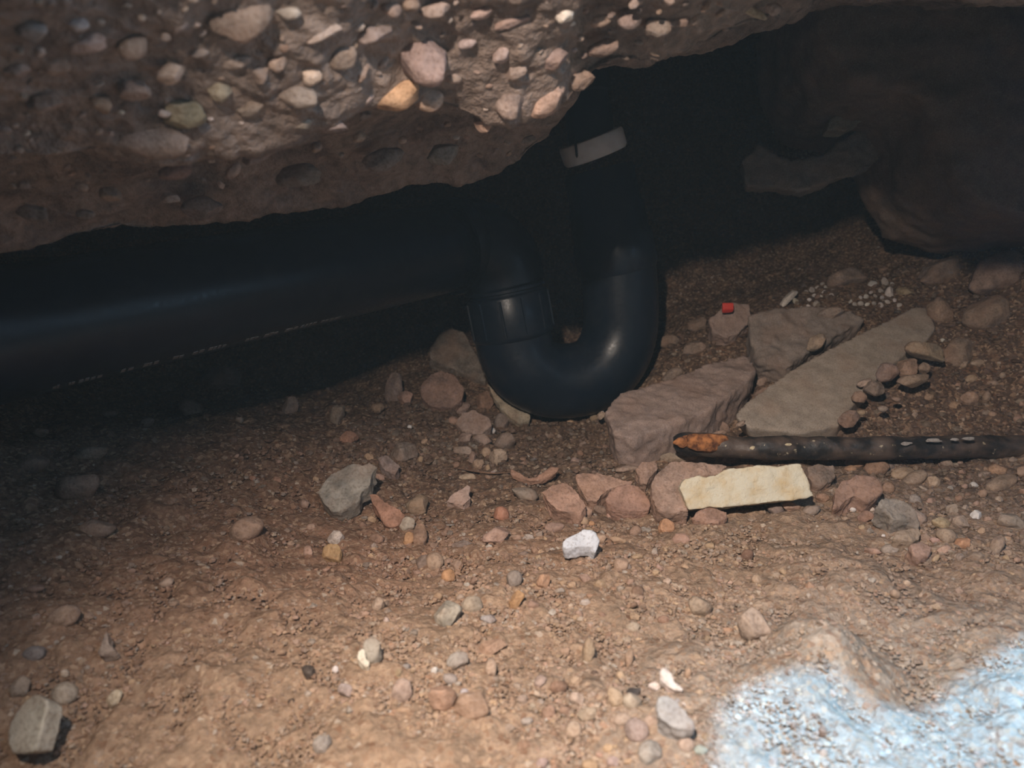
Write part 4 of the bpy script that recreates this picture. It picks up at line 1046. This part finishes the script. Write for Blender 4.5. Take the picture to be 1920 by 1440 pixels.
for i, st in enumerate(STONES):
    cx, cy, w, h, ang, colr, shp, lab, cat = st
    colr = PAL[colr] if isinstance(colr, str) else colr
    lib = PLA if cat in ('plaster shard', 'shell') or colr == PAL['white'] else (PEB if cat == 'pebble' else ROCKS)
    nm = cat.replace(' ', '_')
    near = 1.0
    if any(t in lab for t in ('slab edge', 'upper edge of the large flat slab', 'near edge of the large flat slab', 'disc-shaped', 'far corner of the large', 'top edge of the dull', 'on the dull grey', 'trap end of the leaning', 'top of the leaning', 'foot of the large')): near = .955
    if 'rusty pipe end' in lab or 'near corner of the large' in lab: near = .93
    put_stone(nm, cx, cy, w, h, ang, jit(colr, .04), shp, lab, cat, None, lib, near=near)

# thin root
rt = spline([hit([858], [884])[0] + [0, 0, .004], hit([890], [893])[0] + [0, 0, .006], hit([925], [897])[0] + [0, 0, .006], hit([958], [893])[0] + [0, 0, .005]], 8)
tag(link('root', tube_mesh('root', rt, np.linspace(.0012, .0007, len(rt)), 10), M['stone'], None, (.16, .10, .07)), 'thin brown root lying across the soil before the trap', 'root')

# ------------------------------------------------------------------ loose pebbles nothing tells apart, by the patch they lie in
def in_poly(px, py, poly):
    c = False; j = len(poly) - 1
    for i in range(len(poly)):
        xi, yi = poly[i]; xj, yj = poly[j]
        if (yi > py) != (yj > py) and px < (xj - xi) * (py - yi) / (yj - yi) + xi: c = not c
        j = i
    return c
TAKEN = [(s[0], s[1], max(s[2], s[3]) * .55) for s in STONES]
def scatter(n, poly, lo, hi, pal, label, cat, group, name='pebble', lib=None, shapes=('s', 'r', 'a', 'a'), flat=.7):
    xs = [p[0] for p in poly]; ys = [p[1] for p in poly]; k = 0; tries = 0
    pts = []
    while k < n and tries < 6000:
        tries += 1
        x, y = random.uniform(min(xs), max(xs)), random.uniform(min(ys), max(ys))
        if not in_poly(x, y, poly): continue
        w = lo + (hi - lo) * random.random() ** 2
        if any((x - a) ** 2 + (y - b_) ** 2 < (r + w * .5) ** 2 for a, b_, r in TAKEN): continue
        TAKEN.append((x, y, w * .55)); pts.append((x, y, w)); k += 1
    if not pts: return
    hs = hit([p[0] for p in pts], [p[1] + p[2] * .3 for p in pts])
    for (x, y, w), q in zip(pts, hs):
        shp = random.choice(shapes) + str(random.randrange(8))
        cn = random.choice(pal)
        o = put_stone(name, x, y, w, w * random.uniform(.6, 1.0), random.uniform(-44, 44), jit(cn, .15), shp, label, cat, group, lib or PEB, q=q, flat=flat)
        word = colour_word(o.color)
        lx, ly, ln = min(LANDMARKS, key=lambda t: (t[0] - x) ** 2 + (t[1] - y) ** 2)
        dx, dy = x - lx, y - ly
        side = ('right of' if dx > 0 else 'left of') if abs(dx) > abs(dy) * 1.3 else ('below' if dy > 0 else 'above')
        near2 = sorted(LANDMARKS, key=lambda t: (t[0] - x) ** 2 + (t[1] - y) ** 2)[:2]
        o['_alt'] = '%s %s %s near the %s and the %s' % ('small' if w > (lo + hi) / 2 else 'tiny', word, cat, near2[0][2], near2[1][2])
        LOOSE.append((o, '%s %s %s %s %s the %s' % ('small' if w > (lo + hi) / 2 else 'tiny', word, cat, 'just' if dx * dx + dy * dy < 3000 else 'some way', side, ln), label))
LOOSE = []
def colour_word(c):
    r, g, b_ = c[0], c[1], c[2]
    v = max(r, g, b_); sat = (v - min(r, g, b_)) / v
    if sat < .16: return 'white' if v > .5 else ('grey' if v > .2 else 'dark grey')
    if sat < .34: return 'pale' if v > .36 else ('greyish' if v > .22 else 'dull dark')
    if r / g > 1.6: return 'reddish' if v > .24 else 'dark brown'
    return 'tan' if v > .32 else 'brown'
LANDMARKS = []
_short = {}
for s_ in STONES:
    wd = []
    for t in s_[7].split():
        if t in ('in', 'on', 'of', 'beside', 'with', 'at', 'under', 'below', 'above', 'behind', 'between', 'near', 'right', 'left', 'just', 'against', 'touching', 'uphill', 'downhill', 'from', 'among', 'alone', 'directly', 'next', 'lying', 'leaning', 'by', 'lowest', 'off', 'high', 'low', 'squeezed', 'overlapping', 'wedged', 'stuck', 'half', 'sunk', 'downhill', 'end-on', 'farthest', 'beyond', 'pointing', 'before') and wd and len(wd) > 1: break
        wd.append(t)
    _short.setdefault(' '.join(wd), []).append(s_)
for k_, v_ in _short.items():
    if len(v_) == 1 and max(v_[0][2:4]) >= 20 and len(k_.split()) <= 6: LANDMARKS.append((v_[0][0], v_[0][1], k_))
LANDMARKS += [(650, 912, 'greenish grey angular rock'), (1400, 910, 'cream block'), (1088, 1010, 'boot-shaped white stone'), (860, 930, 'pale triangular stone'), (692, 1215, 'snail shell'), (1305, 1335, 'blue grey wedge-shaped stone'),
              (1265, 1275, 'white shell piece'), (55, 1360, 'smooth pale grey flat stone'), (1610, 915, 'large worn reddish boulder'), (1560, 700, 'large flat slab fragment'), (205, 1200, 'upright grey wedge of stone')]
BR = [PAL['tan'], PAL['pink'], PAL['brown'], PAL['conc'], (.30, .2, .145), (.27, .19, .15)]
LT = BR + [PAL['sand'], PAL['greyl'], (.42, .35, .28)]
scatter(46, [(1600, 870), (1925, 860), (1925, 1050), (1780, 1060), (1640, 1010), (1590, 960)], 12, 26, BR + [PAL['greyl'], PAL['sand'], PAL['grey']], 'small loose pebble in the gravel bank beyond the cream block', 'pebble', 'pebbles of the gravel bank')
scatter(44, [(1000, 1290), (1240, 1260), (1340, 1440), (1000, 1440), (930, 1330)], 14, 32, LT + [PAL['lilac'], PAL['blueg']], 'small loose pebble in the lower middle gravel', 'pebble', 'pebbles of the lower gravel')
scatter(44, [(790, 1000), (1240, 990), (1330, 1100), (1200, 1240), (900, 1240), (760, 1140)], 10, 27, LT, 'small loose pebble on the open slope below the reddish rocks', 'pebble', 'pebbles of the open slope')
scatter(18, [(1340, 1300), (1560, 1270), (1660, 1345), (1860, 1240), (1920, 1220), (1920, 1440), (1340, 1440)], 9, 20, LT + [PAL['white']], 'small pebble lit blue white by the daylight patch', 'pebble', 'pebbles in the daylight')
scatter(34, [(1500, 545), (1560, 520), (1700, 530), (1690, 575), (1560, 575), (1500, 600)], 8, 20, [(.5, .47, .45), (.42, .39, .37), (.34, .31, .29)], 'white plaster crumb on the dark bank above the large slab', 'plaster crumb', 'plaster crumbs on the bank', 'plaster_crumb', PLA, ('s', 'a'), .4)
scatter(10, [(1640, 760), (1920, 690), (1920, 800), (1640, 800)], 9, 20, BR, 'small pebble in the dark soil above the iron pipe', 'pebble', 'pebbles above the iron pipe')
scatter(14, [(420, 840), (620, 800), (860, 830), (860, 900), (700, 1000), (520, 1060)], 9, 20, BR + [PAL['red']], 'small crumb of stone on the red slope around the greenish rock', 'pebble', 'crumbs of the red slope')
scatter(12, [(0, 1040), (300, 1020), (560, 1100), (560, 1430), (140, 1430), (0, 1250)], 10, 22, BR, 'small stone in the sandy soil near the smooth flat grey stone', 'pebble', 'stones of the sandy corner')
scatter(16, [(980, 800), (1130, 820), (1160, 880), (960, 890), (840, 880), (800, 780)], 9, 22, [PAL['brown'], PAL['mauve'], PAL['conc'], PAL['greyd']], 'small dim stone in the hollow before the trap', 'pebble', 'stones of the hollow')

_n, _m = {}, {}
for o, l_, g_ in LOOSE:
    _n[l_] = _n.get(l_, 0) + 1
    if len(l_.split()) > 16: _n[l_] = 9
for o, l_, g_ in LOOSE:
    if _n[l_] > 1: _m[o['_alt']] = _m.get(o['_alt'], 0) + 1
for o, l_, g_ in LOOSE:
    if _n[l_] == 1: o['label'] = l_
    elif _m[o['_alt']] == 1 and len(o['_alt'].split()) <= 16: o['label'] = o['_alt']
    del o['_alt']

# ------------------------------------------------------------------ grit: what nobody could count
def grit(name, n, polys, lo, hi, pal, label):
    xs, ys = [], []
    while len(xs) < n:
        po, w = random.choices(polys, [p[1] for p in polys])[0]
        a = [p[0] for p in po]; b_ = [p[1] for p in po]
        x, y = random.uniform(min(a), max(a)), random.uniform(min(b_), max(b_))
        if in_poly(x, y, po): xs.append(x); ys.append(y)
    q = np.vstack([hit(xs[i:i + 2000], ys[i:i + 2000]) for i in range(0, n, 2000)])
    v0, f0 = ICO[1]
    r = np.random.default_rng(n)
    size = lo + (hi - lo) * r.random(n) ** 3
    depth = q @ FW
    size = size * depth / F / 2 * .9
    sc = size[:, None] * r.uniform(.6, 1.2, (n, 3)) * np.array([1.1, 1.1, .75])
    yaw = r.uniform(0, math.tau, n)
    jitter = r.normal(0, .16, (n, 12, 3))
    v = (v0[None] + jitter) * sc[:, None, :]
    cs, sn = np.cos(yaw)[:, None], np.sin(yaw)[:, None]
    v = np.stack([v[..., 0] * cs - v[..., 1] * sn, v[..., 0] * sn + v[..., 1] * cs, v[..., 2]], -1)
    q[:, 2] += size * .25
    v = v + q[:, None, :]
    f = f0[None] + (np.arange(n) * 12)[:, None, None]
    me = mesh_np(name, v.reshape(-1, 3), f.reshape(-1, 3), False)
    pc_ = np.array(pal)[r.integers(0, len(pal), n)] * r.uniform(.7, 1.25, (n, 1))
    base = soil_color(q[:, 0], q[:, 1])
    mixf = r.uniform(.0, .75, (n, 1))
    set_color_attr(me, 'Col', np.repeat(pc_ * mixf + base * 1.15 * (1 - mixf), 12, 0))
    return tag(link(name, me, M['grit']), label, 'gravel', None, 'stuff')
grit('fine_grit', 34000, [([(-60, 1000), (500, 830), (900, 800), (1300, 900), (1980, 900), (1980, 1500), (-60, 1500)], 1.0), ([(700, 950), (1500, 1000), (1400, 1440), (560, 1440)], 1.0)], 4, 13,
     LT + [(.2, .12, .08), (.34, .2, .13)], 'fine loose grit strewn over the reddish soil')
grit('coarse_grit', 7000, [([(760, 1000), (1300, 990), (1420, 1120), (1420, 1480), (560, 1480), (700, 1120)], 1.0), ([(400, 860), (760, 1000), (560, 1480), (-40, 1480), (-40, 1150)], .35), ([(1300, 1000), (1960, 1050), (1960, 1480), (1420, 1480)], .35)], 8, 19,
     LT + [(.2, .12, .08), (.34, .2, .13), (.26, .2, .16)], 'coarse angular grit scattered on the open slope')
grit('bank_gravel', 8000, [([(1560, 880), (1980, 860), (1980, 1080), (1700, 1060)], 1.2), ([(1220, 640), (1600, 500), (1980, 480), (1980, 820), (1500, 830), (1250, 760)], .8), ([(700, 740), (1150, 780), (1150, 890), (820, 900), (600, 860)], 1.0), ([(-60, 760), (600, 700), (800, 800), (300, 1000), (-60, 1050)], .5)], 5, 18,
     [tuple(x * .62 for x in c) for c in BR] + [(.26, .215, .17)], 'loose gravel between the stones of the banks')

# ------------------------------------------------------------------ aggregate stones set in the broken slab
SLAB = [(790, 112, 100, 88, -15, (.30, .225, .195), 'a0'), (742, 180, 96, 56, 22, (.46, .30, .19), 'r1'), (805, 188, 56, 44, 10, (.34, .25, .18), 'r2'), (906, 228, 40, 36, 60, (.34, .23, .19), 'a3'), (955, 196, 60, 56, 0, (.25, .19, .165), 'a4'),
        (1025, 186, 84, 54, 35, (.33, .22, .175), 'a5'), (1090, 150, 46, 34, 40, (.28, .20, .16), 'a6'), (586, 138, 50, 40, 30, (.50, .40, .33), 'a7'), (322, 138, 58, 34, 30, (.42, .33, .27), 'a8'), (192, 196, 42, 32, -20, (.33, .24, .18), 'a9'),
        (345, 215, 80, 56, 20, (.22, .19, .13), 'a0'), (412, 172, 44, 40, 0, (.25, .22, .16), 'a1'), (165, 82, 76, 40, 15, (.34, .25, .21), 'a2'), (145, 46, 44, 26, 0, (.30, .27, .27), 'r3'), (450, 42, 130, 70, 15, (.28, .215, .18), 'r4'), (250, 88, 60, 44, 30, (.29, .215, .165), 'r5'),
        (602, 62, 80, 30, 15, (.38, .31, .27), 'a3'), (1055, 26, 40, 34, -40, (.62, .56, .50), 'a4'), (1072, 44, 16, 10, 0, (.7, .64, .58), 's1'), (940, 100, 40, 32, 30, (.34, .26, .23), 'a5'), (876, 82, 36, 18, 15, (.38, .30, .28), 'r6'), (520, 118, 34, 28, 60, (.36, .28, .23), 'a6'),
        (440, 118, 60, 24, 0, (.33, .26, .22), 'a7'), (375, 100, 36, 18, 15, (.33, .285, .26), 'r7'), (612, 232, 84, 36, -8, (.23, .185, .165), 'a8'), (285, 268, 150, 60, 0, (.19, .15, .13), 'a9'), (1230, 52, 52, 36, 10, (.24, .19, .165), 'a0'), (1412, 22, 18, 60, 65, (.42, .33, .24), 'a1'),
        (1450, 18, 22, 30, 80, (.33, .25, .21), 'a2'), (640, 105, 60, 50, 20, (.27, .2, .165), 'r0'), (700, 60, 70, 40, 10, (.29, .225, .20), 'a3'), (672, 52, 26, 14, 10, (.46, .38, .33), 'r1'), (815, 20, 60, 26, 10, (.33, .255, .225), 'a4'), (905, 22, 50, 24, 15, (.31, .24, .21), 'a5'),
        (960, 40, 70, 20, 20, (.29, .22, .19), 'a6'), (970, 130, 50, 34, 30, (.27, .205, .18), 'a7'), (1040, 110, 56, 36, 25, (.25, .19, .165), 'a8'), (1130, 90, 60, 30, 15, (.24, .185, .16), 'a9'), (1180, 40, 46, 30, 0, (.24, .185, .165), 'r2'), (540, 25, 50, 24, 0, (.33, .27, .24), 'r3'), (555, 180, 80, 44, 0, (.23, .195, .165), 'a0'),
        (470, 200, 60, 36, 20, (.24, .19, .16), 'a1'), (560, 228, 50, 28, 0, (.22, .18, .155), 'a2'), (80, 190, 70, 40, 0, (.24, .175, .145), 'a3'), (60, 60, 60, 34, 10, (.27, .23, .22), 'r4'), (110, 120, 70, 40, 20, (.29, .20, .165), 'a4'), (30, 130, 50, 30, 0, (.24, .18, .155), 'a5'), (250, 170, 60, 36, 10, (.22, .165, .14), 'a6'),
        (50, 250, 14, 10, 30, (.5, .46, .42), 's2'), (228, 211, 10, 9, 0, (.46, .42, .38), 's3'), (185, 158, 24, 9, 10, (.46, .40, .36), 's4'), (308, 213, 26, 15, 0, (.36, .32, .30), 'r5'), (395, 223, 12, 8, 0, (.42, .38, .36), 's5'), (450, 229, 16, 8, -10, (.44, .40, .37), 's6'), (855, 258, 14, 9, 0, (.40, .38, .37), 's7'),
        (830, 290, 60, 40, 0, (.20, .175, .16), 'a7'), (380, 390, 80, 44, 10, (.18, .155, .14), 'a8'), (330, 320, 70, 32, 15, (.20, .15, .135), 'a9'), (160, 402, 36, 20, 0, (.20, .18, .17), 'r6'), (60, 400, 60, 34, 0, (.19, .15, .13), 'a0'), (720, 300, 80, 40, 20, (.18, .155, .145), 'a1'), (560, 330, 90, 44, 10, (.18, .155, .14), 'a2'), (480, 290, 60, 34, 15, (.19, .155, .14), 'a3')]
def slab_stone(cx, cy, w, h, ang, colr, shp, proud=.22):
    q = slab_at(cx, cy); s_ = np.dot(q, FW) / F
    o = link('aggregate_stone', ROCKS[shp], None, ceiling, jit(tuple(x * 1.35 for x in colr), .06))
    W, H = w * s_, h * s_
    n_ = -q / np.linalg.norm(q)
    o.rotation_euler = (0, -math.radians(ang), 0)
    dd = min(W, H) * .8
    o.scale = (W / 2, dd / 2, H / 2)
    dsp = max(0, float(slab_disp(q[None])[0]))
    o.location = q + n_ * (dsp + dd * (proud - .2))
for a in SLAB: slab_stone(*a)
k = 0
occ = [(a[0], a[1], max(a[2], a[3]) * .5) for a in SLAB]
while k < 190:
    x = random.uniform(-20, 1440); l = cur(LIP, x)
    y = random.uniform(-20, min(l + 90, cur(LOW, x)) - 6)
    w = 12 + 30 * random.random() ** 2.2
    if any((x - a) ** 2 + (y - b_) ** 2 < (r * .8 + w * .5) ** 2 for a, b_, r in occ): 
        k += .2; continue
    occ.append((x, y, w * .5))
    slab_stone(x, y, w, w * random.uniform(.5, .9), random.uniform(-30, 50), random.choice([(.25, .19, .16), (.30, .235, .20), (.21, .17, .15), (.36, .29, .25), (.28, .20, .155)]), random.choice('as') + str(random.randrange(8)), .15)
    k += 1


# ------------------------------------------------------------------ haze volume added to lift the darks of the hollow
bm = bmesh.new(); bmesh.ops.create_cube(bm, size=1.0)
me = bpy.data.meshes.new('veil_haze'); bm.to_mesh(me); bm.free()
hz = link('veil_haze', me)
hz.scale = (2.8, 2.55, 1.3); hz.location = (0, .53, 0)
m = bpy.data.materials.new('veil_haze'); m.use_nodes = True; nt = m.node_tree; nt.nodes.remove(nt.nodes['Principled BSDF'])
vs_ = nt.nodes.new('ShaderNodeVolumeScatter'); vs_.inputs['Color'].default_value = (.50, .76, 1.0, 1); vs_.inputs['Density'].default_value = .024; vs_.inputs['Anisotropy'].default_value = .1
nt.links.new(vs_.outputs[0], nt.nodes['Material Output'].inputs['Volume'])
me.materials.append(m)
tag(hz, 'faint bluish haze added to lift the darks of the hollow', 'haze', None, 'stuff')
